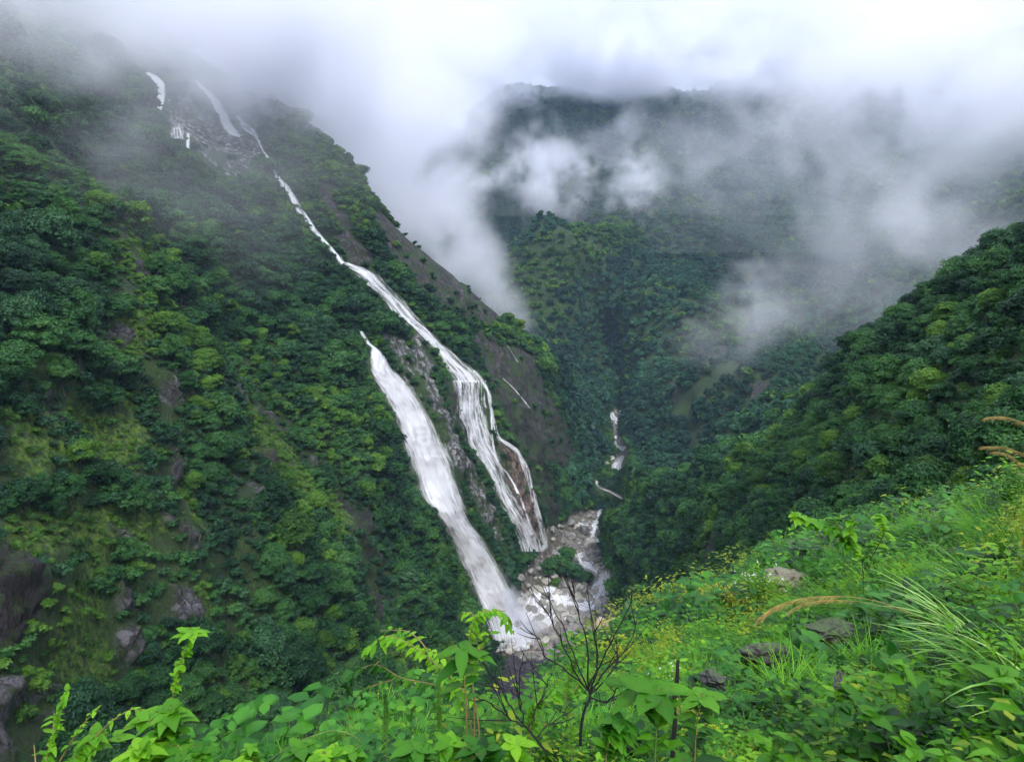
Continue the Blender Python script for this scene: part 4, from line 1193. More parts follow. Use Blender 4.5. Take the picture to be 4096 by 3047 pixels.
# open, fine-textured middle of the slope keeps fewer big leaves
m &= ~((px_ > 640) & (px_ < 900) & (py_ > 560) & (py_ < 680) & (np.random.RandomState(1).uniform(size=len(p_)) < .75))
p_, px_, py_, t_ = p_[m], px_[m], py_[m], t_[m]
o_ = np.argsort(t_)[:230]
HL = {0: 'leafy plant with broad glossy leaves', 1: 'bright lime plant with a rosette of young leaves', 2: 'bushy plant with many small paired leaves', 3: 'low plant with large dark rounded leaves', 4: 'upright plant with long lance-shaped leaves'}
FL = [((90,740),'the tall budding shoot in the corner'), ((300,740),'the arching stem'), ((368,728),'the lone grass fountain'), ((440,700),'the arching leafy branches'), ((520,720),'the tangle of bare twigs'), ((600,700),'the black bare shrub'),
      ((675,720),'the charred stake'), ((760,720),'the long combed grass'), ((838,680),'the purple flower spike'), ((900,720),'the broad bright blade'), ((980,720),'the lower corner of the slope'), ((1000,640),'the right edge under the silver grass'), ((900,630),'the golden plume stalk'),
      ((960,560),'the silver grass'), ((1000,500),'the top of the grassy slope'), ((560,750),'the middle of the near bank')]
bk = {}
FLAB = {}
def pick_kind(px, py, t, i):
    r = (math.sin(i * 12.9898) * 43758.5453) % 1
    if px > 780 and py > 600: return [0, 3, 0, 5, 5, 0, 1][int(r * 7)]
    if px < 620: return [1, 0, 1, 4, 2][int(r * 5)]
    return [2, 1, 2, 0, 4][int(r * 5)]
kinds_ = {i: pick_kind(px_[i], py_[i], t_[i], i) for i in o_}
for i in o_:
    d = [math.hypot(px_[i] - a[0], py_[i] - a[1]) for a, _ in FL]; j = int(np.argmin(d))
    bk.setdefault((j, kinds_[i]), []).append((d[j], i))
short = {0: 'broad-leaved plant', 1: 'lime-green rosette plant', 2: 'small-leaved bushy plant', 3: 'low dark round-leaved plant', 4: 'lance-leaved upright plant', 5: 'large-leaved spreading plant'}
for (j, k), lst in bk.items():
    lst.sort()
    for r, (_, i) in enumerate(lst):
        FLAB[i] = f'{short[k]} by {FL[j][1]}' + ('' if len(lst) == 1 else f', {ordw[r] if r < 29 else "outermost"} from it')
for i in o_:
    k = kinds_[i]
    r = root_at('leafy_plant', Vector(p_[i]) - Vector((0, 0, .04)), FLAB[i], 'plant', 'leafy plants covering the near hillside', rp.uniform(0, 6.28), rp.uniform(.75, 1.3) * (1.08 if px_[i] > 800 else .62 if px_[i] < 540 else .85))
    r.rotation_euler[0] = rp.uniform(-.15, .15); r.rotation_euler[1] = rp.uniform(-.25, .1)
    mkobj('stem', HERBS[k][0], r); mkobj('leaves', HERBS[k][1], r)

# ---- ground cover and grass as masses; the sources are real tufts set out by hand
def single(name, me, px, py, t, label, cat, s=1.0, rz=0.0):
    p = V(px, py, t); g_ = near_ground(p.x, p.y)
    r = root_at(name, g_, label, cat, None, rz, s)
    return mkobj('leaves' if cat == 'herb' else 'blades', me, r)
TU = [single('grass_tuft', tuft(400, 60, .55, .007, .8, .75).me('blades', LF['grassy']), 369, 735, 7.0, 'lone fountain of bright grass on the brink at the lower middle', 'grass tuft', 1.0),
      single('grass_tuft', tuft(401, 46, .42, .006, .6, .5).me('blades', LF['olive']), 700, 665, 7.2, 'olive tussock between the dark wet rocks', 'grass tuft', 1.0),
      single('grass_tuft', tuft(402, 50, .8, .009, 1.1, .8).me('blades', LF['grassy']), 820, 575, 13, 'long swept grass clump beside the brownish flat-topped rock', 'grass tuft', 1.3)]
CA = [single('herb', carpet(410, 80).me('leaves', LF['lush']), 790, 668, 6.2, 'low herb patch just below the dark wet slab', 'herb'),
      single('herb', carpet(411, 80, L=.036, W=.02).me('leaves', LF['lime']), 735, 690, 5.4, 'fine lime herb patch uphill of the charred stake', 'herb'),
      single('herb', carpet(412, 70, L=.07, W=.045).me('leaves', LF['deep']), 905, 655, 5.4, 'dark creeping herb patch under the golden plume stalk', 'herb'),
      single('herb', carpet(413, 90, R=.2, H=.3, L=.028, W=.012).me('leaves', LF['olive']), 655, 655, 9, 'yellowish feathery herb patch above the big pale leaves', 'herb')]
p_, px_, py_, t_ = fore_pts(42000, .115, 8, 1.2, 34, .05)
def off_rocks(px, py, t):
    k = np.ones(len(px), bool)
    for (x, y, a, b, tt) in ((850, 552, 20, 12, 24), (790, 588, 14, 10, 17), (765, 652, 34, 13, 8.2), (735, 668, 22, 9, 7.4), (828, 634, 36, 13, 8.8), (714, 684, 16, 9, 6.8), (606, 634, 14, 14, 22)):
        k &= ~((((px - x) / a) ** 2 + ((py - y) / b) ** 2 < .6) & (abs(t - tt) < tt * .35))
    return k
m = off_rocks(px_, py_, t_); p_, px_, py_, t_ = p_[m], px_[m], py_[m], t_[m]
nz_ = fbm(p_ / 2.0, 3, 61) + np.random.RandomState(2).normal(size=len(p_)) * .25
w_ = np.where(nz_ < -.35, 2, np.where(nz_ < .1, 0, np.where(nz_ < .45, 1, 3)))
w_ = np.where((px_ < 690) & (px_ > 590) & (t_ > 9) & (nz_ > -.1), 3, w_)
gn_instances('ground_cover', p_, w_, np.random.RandomState(4).uniform(.6, 1.5, len(p_)) * (1 + .9 * (np.random.RandomState(14).uniform(size=len(p_)) < .10)) * np.interp(t_, [2, 8, 30], [.8, 1.15, 2.3]), np.random.RandomState(5).uniform(0, 6.28, len(p_)), CA)
print('cover', len(p_))
p_, px_, py_, t_ = fore_pts(26000, .17, 9, 1.8, 34, .05)
nz_ = fbm(p_ / 2.6 + 30, 3, 62) + np.random.RandomState(3).normal(size=len(p_)) * .2
m = nz_ > .0
m |= (px_ > 690) & (px_ < 840) & (py_ > 660)
m &= off_rocks(px_, py_, t_)
p_, px_, py_, t_, nz_ = p_[m], px_[m], py_[m], t_[m], nz_[m]
w_ = np.where(nz_ > .55, 1, np.where((px_ > 760) & (t_ > 7), 2, 0))
rr2 = np.random.RandomState(6)
gn_instances('grass', p_, w_, rr2.uniform(.6, 1.15, len(p_)) * np.interp(t_, [2, 8, 30], [.75, 1.0, 1.7]), rr2.uniform(0, 6.28, len(p_)), TU)
print('grass', len(p_))

# ---- bushes
def bush(name, seed, R, H, mat, stems=9, dens=1.0, L=.045, W=.02, fl=None, flr=.012, nfl=40):
    """twiggy shrub of thin stems with leaves along them"""
    rs = np.random.RandomState(seed); lv = Leaves(seed); lines = []; tips = []
    for s_ in range(stems):
        a = rs.uniform(0, 6.28); rr_ = R * rs.uniform(.2, 1)
        tip = np.array([math.cos(a) * rr_, math.sin(a) * rr_, H * rs.uniform(.65, 1.05) * (1 - .25 * (rr_ / R) ** 2)])
        c = curve([rs.normal() * .03, rs.normal() * .03, 0], tip, 8, 0, .02 * R, rs, bulge=[-math.cos(a) * rr_ * .1, -math.sin(a) * rr_ * .1, H * .08])
        lines.append((c, np.linspace(.009, .003, 8) * (H / .9)))
        tips.append(tip)
        for k in range(int(34 * dens)):
            f = rs.uniform(.2, 1); i = min(6, int(f * 7)); p = c[i] + (c[i + 1] - c[i]) * ((f * 7) - i) + rs.normal(size=3) * .035 * H
            d = unit(rs.normal(size=3) + [0, 0, .35])
            z = rs.uniform(.7, 1.25)
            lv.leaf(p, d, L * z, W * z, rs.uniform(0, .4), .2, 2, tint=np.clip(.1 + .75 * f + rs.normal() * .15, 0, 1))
    out = [('stem', stems_me('stem', lines, M_STEM)), ('leaves', lv.me('leaves', mat))]
    if fl is not None:
        pts = [np.array(tips[rs.randint(len(tips))]) + rs.normal(size=3) * [.10 * R, .10 * R, .05 * H] for _ in range(nfl)]
        out.append(('flowers', florets('flowers', pts, flr, fl, seed)))
    return out
def place_bush(parts, px, py, t, label, cat='bush', s=1.0, rz=0.0, name='bush', group=None):
    p = V(px, py, t); g_ = near_ground(p.x, p.y)
    r = root_at(name, g_, label, cat, group, rz, s)
    for n_, me in parts: mkobj(n_, me, r)
    return r
Bl = bush('bush', 600, .75, 1.15, LF['lush'], 30, 1.6, .07, .035)
By = bush('bush', 601, .55, .8, LF['olive'], 26, 1.4, .045, .022, M_YEL, .014, 44)
Bw = bush('bush', 602, .5, .9, LF['lime'], 26, 1.5, .05, .024, M_WHITE, .012, 20)
Bo = bush('bush', 603, .5, .7, LF['olive'], 24, 1.6, .05, .02)
place_bush(Bl, 645, 622, 21, 'dense fresh green bush at the brink left of the yellow flowers')
place_bush(Bl, 668, 612, 22, 'second fresh green bush, touching the yellow flowered bushes', rz=2, s=.8)
place_bush(By, 688, 612, 18, 'yellow flowered bush nearest the fresh green bushes', rz=1, s=1.1)
place_bush(By, 715, 608, 17, 'yellow flowered bush in the middle of the brink', rz=3)
place_bush(By, 736, 606, 16, 'yellow flowered bush just before the white-tipped bush', rz=4.4, s=.9)
place_bush(Bw, 760, 598, 16.5, 'tall yellow-green bush with white flower heads beside the flat-topped rock', s=1.35)
place_bush(Bw, 748, 596, 17.5, 'pale bush with white flower heads behind the tall yellow-green one', s=1.05, rz=2)
place_bush(Bo, 622, 670, 12, 'golden olive bush right of the black bare shrub', s=.9)
place_bush(Bo, 640, 690, 9, 'golden olive bush behind the big pale leaves', s=.7, rz=2)
place_bush(By, 692, 690, 6.2, 'small yellow flowered bush right of the charred stake', s=.5, rz=2)
place_bush(Bw, 648, 735, 4.2, 'small white flowered bush left of the foot of the charred stake', s=.42)
place_bush(Bw, 672, 655, 8.2, 'white flowered bush above the charred stake', s=.55, rz=4)
place_bush(Bw, 930, 520, 17, 'white-speckled bush near the top edge of the slope', s=.8, rz=1)
place_bush(By, 906, 524, 18, 'yellow-speckled bush near the top edge of the slope', s=.6, rz=5)
place_bush(Bw, 395, 745, 3.6, 'small white flowered bush at the bottom of the picture by the grass fountain', s=.32, rz=2)
place_bush(Bw, 548, 735, 4.2, 'small white flowered bush under the tangle of bare twigs', s=.35, rz=3)
place_bush(Bl, 560, 700, 9, 'green bush behind the tangle of bare twigs', s=.5, rz=1)
place_bush(Bl, 600, 690, 12, 'green bush directly behind the black bare shrub', s=.55, rz=3)
place_bush(Bl, 1010, 520, 14, 'leafy green bush on the top edge at the far right', s=.8, rz=4)
place_bush(Bl, 965, 505, 17, 'leafy green bush on the skyline of the slope under the dark trees', s=.8, rz=5)
place_bush(Bo, 880, 545, 20, 'olive bush beside the smooth grey slab', s=.8, rz=2)

# ---- long arching silver grass
def clump(seed, n, L, W, az0, az1, lean, droop, mat):
    lv = Leaves(seed); rs = lv.rs
    for k in range(n):
        lv.blade(np.array([rs.normal() * .06, rs.normal() * .06, -.05]), rs.uniform(az0, az1), L * rs.uniform(.6, 1.1), W * rs.uniform(.7, 1.3), lean * rs.uniform(.5, 1.3), droop * rs.uniform(.7, 1.35), 12)
    return [('blades', lv.me('blades', mat))]
for j, (px, py, t, n, L, a0, a1, s, lb) in enumerate((
   (1012, 628, 5.4, 46, 1.15, 2.2, 3.9, 1, 'large clump of long silver-green blades arching left at the right edge'),
   (1040, 690, 4.0, 30, 1.0, 2.3, 3.7, 1, 'silver-green blade clump low on the right edge, under the large one'),
   (915, 632, 6.0, 26, .75, 2.4, 3.9, 1, 'silver blade clump spilling over the dark rock'),
   (985, 560, 9.0, 34, 1.1, 2.0, 4.0, 1, 'silver-green blade clump high on the slope, above the large one'),
   (1030, 500, 9.5, 26, 1.2, 2.0, 4.0, 1, 'blade clump on the upper right corner of the slope'))):
    place_bush(clump(700 + j, int(n * 1.5), L, .024, a0, a1, .9, .62, LF['silver'] if j != 4 else LF['grassy']), px, py, t, lb, 'grass clump', s, 0, 'silver_grass_clump')
place_bush(clump(710, 7, .75, .03, 1.2, 2.6, .5, .35, LF['lime']), 897, 762, 3.0, 'few broad bright blades standing up at the bottom edge', 'grass clump', 1, 0, 'broad_blade_clump')
place_bush(clump(711, 60, .6, .006, 1.7, 3.0, .8, .5, LF['grassy']), 770, 735, 3.9, 'long combed grass leaning left in the lower middle of the slope', 'grass clump', 1, 0, 'combed_grass_clump')
place_bush(clump(712, 60, .6, .006, 1.7, 3.0, .8, .5, LF['grassy']), 800, 760, 3.3, 'second clump of long combed grass at the bottom edge', 'grass clump', 1, 0, 'combed_grass_clump')

# grass tussocks set out along the slope
TUS = [clump(720 + k, 90, .62, .010, 0, 6.28, 1.2, .75, LF['grassy' if k < 2 else 'olive']) for k in range(3)]
TUS2 = [clump(730 + k, 110, .8, .010, 1.7, 4.2, 1.1, .7, LF['grassy']) for k in range(2)]
for px, py, t, s_, q, lb in ((712, 658, 7.0, .6, 2, 'olive tussock between the small black rock and the ledge'), (640, 690, 6.5, .8, 0, 'green tussock behind the big pale leaves'), (668, 668, 9, .9, 0, 'green tussock uphill of the charred stake'),
    (820, 570, 13, 1.5, 3, 'swept bright tussock right of the flat-topped rock'), (845, 575, 12.5, 1.5, 4, 'large swept bright tussock beneath the smooth grey slab'), (870, 580, 12, 1.3, 3, 'swept tussock right of the large one beneath the grey slab'), (800, 600, 11, 1.0, 4, 'swept tussock above the golden plume'),
    (860, 604, 9.5, 1.0, 3, 'tussock directly behind the bend of the golden plume'), (905, 590, 10, 1.1, 4, 'tussock uphill of the golden plume stalk'), (930, 560, 11, 1.2, 3, 'tussock under the white-speckled bush'), (745, 640, 9, .8, 0, 'green tussock uphill of the long wet ledge'),
    (700, 640, 10.5, .8, 2, 'olive tussock under the yellow flowered bushes'), (680, 632, 12, .9, 0, 'green tussock under the fresh green bushes'), (655, 640, 13, .9, 1, 'green tussock left of the olive one under the bushes'), (755, 700, 5, .7, 4, 'combed tussock above the long combed grass'),
    (790, 715, 4.4, .7, 3, 'combed tussock left of the purple flower spike'), (720, 745, 3.6, .6, 4, 'combed tussock at the bottom edge right of the stake'), (950, 600, 7.6, .9, 3, 'tussock between the plume stalk and the silver grass'), (990, 520, 13, 1.3, 4, 'tussock on the skyline at the right'), (925, 530, 16, 1.3, 3, 'tussock on the skyline under the dark trees')):
    place_bush((TUS + TUS2)[q], px, py, t, lb, 'grass tussock', s_ , 0, 'grass_tussock')

# ---- golden plumes
def plume(pts, label, s=1.0, seed=1, start=.6):
    rs = np.random.RandomState(seed)
    b = np.array(near_ground(*V(*pts[0])[:2]))
    c = smooth(np.vstack([b, pp(*pts)]), 24)
    lines = [(c, np.linspace(.005, .0012, 24) * s)]
    for k in range(130):
        f = rs.uniform(start, 1); i = min(22, int(f * 23)); p = c[i] + (c[i + 1] - c[i]) * (f * 23 - i)
        d = unit(c[i + 1] - c[i]) * 1.1 + rs.normal(size=3) * .10 + np.array([0, 0, -.38])
        L = .13 * s * rs.uniform(.5, 1.1) * (1.15 - .6 * f)
        lines.append((np.array([p, p + d * L * .5, p + d * L + [0, 0, -.02 * s]]), np.array([.0010, .0012, .0005]) * s))
    r = root_at('grass_plume', b, label, 'plume grass')
    mkobj('plume', stems_me('plume', [(a - b, w) for a, w in lines], M_PLUME, 4), r)
def pp(*pts): return np.array([P(*q) for q in pts])
def smooth(pts, n=12):
    pts = np.asarray(pts, float); s = np.linspace(0, 1, len(pts))
    return pchip(s, pts, np.linspace(0, 1, n))
plume([(958, 640, 6.0), (930, 621, 5.8), (900, 608, 5.6), (870, 599, 5.5), (835, 595.5, 5.4), (800, 598, 5.3), (775, 606, 5.2), (759, 617, 5.1)], 'long golden feathery plume arching left across the middle of the slope', 1.0, 1)
plume([(950, 638, 6.1), (920, 618, 6.0), (885, 606, 5.8), (850, 600, 5.7), (820, 600, 5.6), (800, 604, 5.5), (788, 611, 5.4)], 'shorter golden plume lying just under the long one', .7, 2, .55)
plume([(1040, 432, 8), (1020, 421, 8), (1000, 416, 8), (986, 417, 8)], 'golden plume leaning in from the right edge, highest of them', .9, 3, .4)
plume([(1045, 462, 7.5), (1020, 452, 7.5), (1000, 446, 7.5), (982, 446, 7.5)], 'golden plume at the right edge below the highest one', .8, 4, .4)
plume([(1040, 478, 7), (1020, 462, 7), (1006, 453, 7), (994, 451, 7)], 'golden plume at the right edge, third from the top', .7, 5, .4)

# ---- charred stake, purple spike, single stems
def woody(name, lines, label, cat, mat=M_TWIG, part='branch', n=6):
    b = np.array(lines[0][0][0])
    r = root_at(name, b, label, cat)
    mkobj('trunk', stems_me('trunk', [(lines[0][0] - b, lines[0][1])], mat, n), r)
    for a, w in lines[1:]: mkobj(part, stems_me(part, [(a - b, w)], mat, n), r)
    return r
rs_ = np.random.RandomState(9)
def pp(*pts): return np.array([P(*q) for q in pts])
b0 = np.array(near_ground(*V(672, 760, 3.0)[:2]))
woody('stake', [(np.vstack([b0, pp((673, 750, 3.0), (675, 720, 3.0), (674, 700, 3.02), (677, 680, 3.0), (678, 659, 3.02))]), np.array([.010, .010, .009, .009, .009, .006]))], 'thin charred stake standing upright among the big leaves', 'stake')
def smooth(pts, n=12):
    pts = np.asarray(pts, float); s = np.linspace(0, 1, len(pts))
    return pchip(s, pts, np.linspace(0, 1, n))
def branchy(seed, t, trunk, tips, base_r=.011):
    rs = np.random.RandomState(seed)
    lines = [(smooth(pp(*[(x, y, t) for x, y in trunk]), 10), np.linspace(base_r, base_r * .7, 10))]
    for path_ in tips:
        tt = t + rs.uniform(-.25, .25)
        c = smooth(pp(*[(x, y, t + (tt - t) * i / len(path_)) for i, (x, y) in enumerate(path_)]), 14)
        c[1:-1] += rs.normal(size=(12, 3)) * .004
        lines.append((c, np.linspace(base_r * .62, .0018, 14)))
        for k in range(4):
            i = rs.randint(3, 12); d = unit(c[min(13, i + 1)] - c[i]) + rs.normal(size=3) * [.6, .3, .5]
            L = rs.uniform(.06, .17)
            lines.append((np.array([c[i], c[i] + d * L * .5, c[i] + d * L + [0, 0, .015]]), np.array([.003, .0022, .0012])))
    return lines
woody('bare_shrub', branchy(1, 3.4, [(580, 745), (581, 727), (585, 707), (590, 697), (588, 686)], [
  [(588, 690), (572, 664), (560, 640), (548, 612), (531, 588)], [(588, 690), (576, 660), (564, 628), (552, 606), (545, 586)], [(589, 690), (588, 655), (582, 625), (576, 600), (572, 580)],
  [(590, 692), (598, 660), (594, 635), (590, 605), (586, 596)], [(590, 694), (612, 670), (626, 648), (634, 630), (637, 612)], [(588, 690), (560, 665), (545, 655), (540, 640), (520, 627)],
  [(590, 697), (604, 702), (616, 690), (622, 680)], [(590, 694), (606, 668), (618, 655), (616, 635)], [(588, 688), (600, 662), (612, 640), (632, 600), (626, 590)]], .0075),
  'black leafless shrub fanning its bare branches before the river', 'bare shrub')
woody('bare_shrub', branchy(2, 3.1, [(545, 750), (536, 738), (526, 726)], [
  [(526, 726), (512, 706), (500, 686), (490, 670), (480, 657)], [(526, 726), (508, 716), (492, 704), (470, 695)], [(528, 730), (534, 712), (545, 690), (552, 672)], [(526, 726), (520, 700), (520, 676), (524, 652)], [(536, 738), (548, 724), (560, 716), (575, 700)]], .0055),
  'low tangle of leafless dark twigs left of the black bare shrub', 'bare shrub')

def leafy_branch(seed, lines2d, t, L, W, mat, label, root_px, stem=M_RSTEM, name='leafy_branch', cat='plant', gap=1.0, r0=.004, prof='ovate', top=0, topL=None, tl=(.3, 1), pair=True):
    rs = np.random.RandomState(seed); lv = Leaves(seed)
    b = np.array(near_ground(*V(*root_px)[:2]))
    r = root_at(name, b, label, cat)
    st = []
    for li, ln in enumerate(lines2d):
        pts = pp(*[(x, y, t + .15 * math.sin(li * 2.1) * i / len(ln)) for i, (x, y) in enumerate(ln)])
        if li == 0: pts = np.vstack([b, pts])
        c = smooth(pts, 22) - b
        st.append((c, np.linspace(r0, r0 * .35, 22)))
        tot = np.linalg.norm(np.diff(c, axis=0), axis=1).sum()
        nn_ = int(tot / (L * .52 * gap))
        for k in range(nn_):
            f = .22 + .78 * (k + rs.uniform(-.3, .3)) / nn_; f = min(.999, max(.05, f))
            i = min(20, int(f * 21)); p = c[i] + (c[i + 1] - c[i]) * (f * 21 - i)
            ax = unit(c[i + 1] - c[i]); sd = unit(np.cross(ax, Zup) + 1e-6)
            sc = (1.15 - .3 * f) * rs.uniform(.45, 1.25)
            for sg in ((1, -1) if pair else ((1, -1)[k % 2],)):
                d = sd * sg + ax * rs.uniform(.1, 1.2) + np.array([rs.normal() * .35, rs.normal() * .35, rs.uniform(-.5, .45)])
                lv.leaf(p, d, L * sc, W * sc, rs.uniform(.2, .7), .25, 4, tint=rs.uniform(*tl), prof=prof)
        for k in range(top):
            az = k * 6.28 / top + rs.uniform(-.3, .3); d = np.array([math.cos(az), math.sin(az), rs.uniform(.05, .5)])
            lv.leaf(c[-1], d, (topL or L) * rs.uniform(.75, 1.15), (topL or L) * .5 * rs.uniform(.8, 1.1), rs.uniform(.2, .6), .25, 5, tint=rs.uniform(.6, 1), prof=prof)
    mkobj('stem', stems_me('stem', st, stem, 5), r)
    mkobj('leaves', lv.me('leaves', mat), r)
    return r
# arching leafy branches left of centre
leafy_branch(21, [[(478, 712), (452, 680), (433, 662), (412, 645), (388, 635), (362, 652)], [(433, 662), (420, 640), (404, 630), (380, 630)], [(452, 680), (440, 655), (425, 648)]], 3.0, .055, .028, LF['lime'], 'arching branch of small bright leaves reaching left over the dark forest', (482, 730, 3.0), gap=1.7)
leafy_branch(22, [[(470, 715), (440, 686), (401, 677), (376, 664), (352, 674), (346, 690)], [(401, 677), (380, 683), (362, 690), (350, 708)], [(376, 664), (390, 652), (402, 655)]], 3.1, .048, .024, LF['lush'], 'lower arching branch of small leaves drooping at its tip', (478, 735, 3.0), gap=1.7)
leafy_branch(23, [[(474, 700), (471, 672), (469, 644), (474, 622), (484, 611), (500, 610), (514, 634)], [(469, 644), (480, 626), (470, 612), (458, 616)], [(471, 660), (486, 640), (492, 628)]], 3.0, .05, .028, LF['lime'], 'upright sprig whose leafy tip bends over the foot of the waterfall', (476, 730, 3.0), gap=1.7)
leafy_branch(24, [[(466, 700), (463, 670), (462, 650)]], 2.4, .10, .05, LF['lush'], 'young plant with four big smooth leaves beneath the leafy sprig', (468, 740, 2.4), gap=4.0, top=4, topL=.11)
leafy_branch(25, [[(530, 742), (532, 715), (540, 700)], [(532, 715), (548, 700), (556, 690)]], 3.2, .05, .026, LF['lush'], 'leafy shoot between the bare twigs and the black shrub', (532, 750, 3.2), top=3)
leafy_branch(26, [[(572, 742), (566, 700), (572, 672), (577, 655)], [(566, 700), (582, 680), (590, 668)]], 4.0, .055, .028, LF['lush'], 'leafy shoot growing up through the black bare shrub', (572, 750, 4.0), top=3)
# tall budding shoot, lower left
leafy_branch(31, [[(150, 775), (165, 735), (172, 704), (178, 672), (184, 655), (193, 633)]], 1.75, .035, .017, LF['lime'], 'tall single shoot with a bright leafy crown rising before the dark forest', (150, 800, 1.75), r0=.0032, gap=2.2, top=7, topL=.052, tl=(.5, 1))
leafy_branch(32, [[(172, 790), (168, 740), (170, 712)], [(168, 740), (152, 722), (146, 717)]], 1.7, .065, .038, LF['lush'], 'cluster of big paired leaves around the foot of the tall single shoot', (160, 800, 1.7), gap=.9, top=5, topL=.06)
leafy_branch(33, [[(120, 790), (132, 765), (140, 750)], [(132, 765), (150, 752), (160, 748)]], 1.6, .06, .036, LF['lime'], 'broad-leaved sprig at the bottom edge left of the tall shoot', (130, 810, 1.6), gap=.9, top=5, topL=.06)
leafy_branch(34, [[(185, 800), (190, 765), (200, 752)], [(190, 765), (180, 748), (176, 742)]], 1.6, .06, .036, LF['lush'], 'broad-leaved sprig at the bottom edge right of the tall shoot', (190, 810, 1.6), gap=.9, top=5, topL=.055)
leafy_branch(35, [[(45, 785), (52, 740), (60, 708), (68, 688)], [(52, 745), (54, 722), (54, 712)], [(60, 760), (82, 725), (100, 706)], [(70, 765), (96, 735), (118, 716), (134, 707)], [(40, 790), (36, 765), (34, 744)]], 2.0, .032, .014, LF['lime'], 'spindly yellowish plant with thin reddish stems in the lower left corner', (55, 805, 2.0), gap=2.2, tl=(.3, 1), r0=.003)
leafy_branch(36, [[(70, 790), (82, 752), (95, 735)], [(82, 752), (105, 742), (118, 738)]], 2.0, .055, .032, LF['lush'], 'rounded green leaves under the spindly reddish stems', (72, 805, 2.0), gap=.9, top=3)
for j, (px, py, t, s) in enumerate(((300, 752, 1.9, .07), (325, 760, 1.8, .065), (352, 756, 2.0, .055), (232, 770, 1.7, .05), (415, 752, 1.9, .075), (448, 748, 2.0, .07), (480, 752, 1.9, .075), (515, 748, 2.1, .07), (250, 752, 2.0, .035))):
    leafy_branch(50 + j, [[(px, py + 45), (px + 3, py + 15), (px, py - 4)]], t, s, s * .58, LF['lime' if j % 2 else 'lush'], ['big-leaved seedling below the arching stem', 'big-leaved seedling between the arching stem and the grass fountain', 'small bright seedling at the foot of the grass fountain', 'lone leaf sprig at the bottom edge in front of the dark forest',
       'large-leaved seedling right of the grass fountain at the bottom edge', 'large-leaved seedling under the arching branches at the bottom edge', 'glossy seedling at the bottom edge under the leafy sprig', 'glossy seedling at the bottom edge under the bare twigs', 'tiny twig with few leaves left of the arching stem'][j], (px, py + 70, t), gap=1.3, top=5)
# big pale leaves by the stake
leafy_branch(61, [[(655, 760), (657, 720), (655, 695)], [(657, 720), (645, 700), (640, 690)]], 2.6, .15, .055, LF['lime'], 'plant with very large pale upright leaves left of the charred stake', (656, 780, 2.6), stem=M_STEM, gap=1.6, prof='lance', top=5, topL=.17)
leafy_branch(62, [[(695, 755), (698, 715), (700, 698)]], 3.0, .12, .05, LF['lush'], 'plant with large ribbed leaves right of the charred stake', (696, 775, 3.0), gap=1.5, top=5, topL=.14, prof='lance')
leafy_branch(63, [[(606, 760), (612, 735), (618, 722)]], 2.6, .09, .042, LF['lush'], 'plant with pointed leaves under the black bare shrub', (606, 775, 2.6), gap=1.2, top=4)
# light green woody branch at the brink on the right
leafy_branch(71, [[(862, 560), (845, 538), (825, 524), (806, 518), (794, 513)], [(845, 538), (835, 525), (834, 517)], [(858, 552), (850, 530), (852, 520)], [(870, 560), (884, 530), (880, 514)]], 11.5, .2, .12, LF['lime'], 'woody branch of pale rounded leaves standing out against the dark trees', (868, 585, 11.5), gap=.45, r0=.006, tl=(.6, 1), stem=M_TWIG)
# tall seed stems, long arching stem
leafy_branch(81, [[(439, 738), (439, 700), (438, 667)]], 2.8, .020, .006, LF['lush'], 'tall straight seed stalk in front of the arching branches', (439, 745, 2.8), gap=.8, prof='lance', stem=M_STEM)
leafy_branch(82, [[(386, 730), (386, 712), (385, 693)]], 3.4, .018, .006, LF['lime'], 'short straight seed stalk right of the grass fountain', (386, 738, 3.4), gap=.8, prof='lance', stem=M_STEM)
leafy_branch(83, [[(360, 742), (335, 730), (311, 736), (290, 745), (268, 760)]], 4.2, .02, .006, LF['lush'], 'long bare stem arching down to the left from the grass fountain', (366, 745, 4.4), gap=3, stem=M_STEM, r0=.006)
# purple flower spike
pg = np.array(near_ground(*V(836, 700, 4.6)[:2]))
r = root_at('flower_spike', pg, 'single purple flower spike in the middle of the leafy slope', 'flower')
c = smooth(np.vstack([pg, pp((836, 695, 4.6), (836, 686, 4.6), (840, 671, 4.6))]), 12) - pg
mkobj('stem', stems_me('stem', [(c, np.linspace(.004, .002, 12))], M_STEM, 5), r)
rs_ = np.random.RandomState(4)
mkobj('flower_head', florets('flower_head', [c[-1] * (1 - f) + c[-5] * f + rs_.normal(size=3) * .012 for f in np.linspace(0, 1, 24)], .007, M_PUR, 4), r)

# ---- footbridge and path up the valley
br = root_at('footbridge', V(610, 496, 440), 'pale narrow footbridge crossing between thickets far up the river', 'footbridge')
h1, _ = hit(597, 489, 60); h2, _ = hit(622, 502, 60)
a_, b_ = np.array(h1) + [0, -3, 3.0], np.array(h2) + [0, -3, 3.5]
bl = np.array(br.location)
M_CONC = flatmat('pale_concrete', (.42, .41, .38), .8, var=.12)
def boxseg(a, b, w, h):
    a, b = np.asarray(a, float), np.asarray(b, float); d = unit(b - a); s_ = unit(np.cross(d, Zup)) * w / 2; u_ = Zup * h / 2
    v = np.array([a - s_ - u_, a + s_ - u_, a + s_ + u_, a - s_ + u_, b - s_ - u_, b + s_ - u_, b + s_ + u_, b - s_ + u_])
    f = np.array([[0, 1, 2, 3], [7, 6, 5, 4], [0, 4, 5, 1], [1, 5, 6, 2], [2, 6, 7, 3], [3, 7, 4, 0]])
    return v, f
mid_ = (a_ + b_) / 2 + [0, 0, .5]
v, f = join_np([boxseg(a_ - bl, mid_ - bl, 2.0, .4), boxseg(mid_ - bl, b_ - bl, 2.0, .4)])
mkobj('deck', mesh_np('deck', v, f, M_CONC), br)
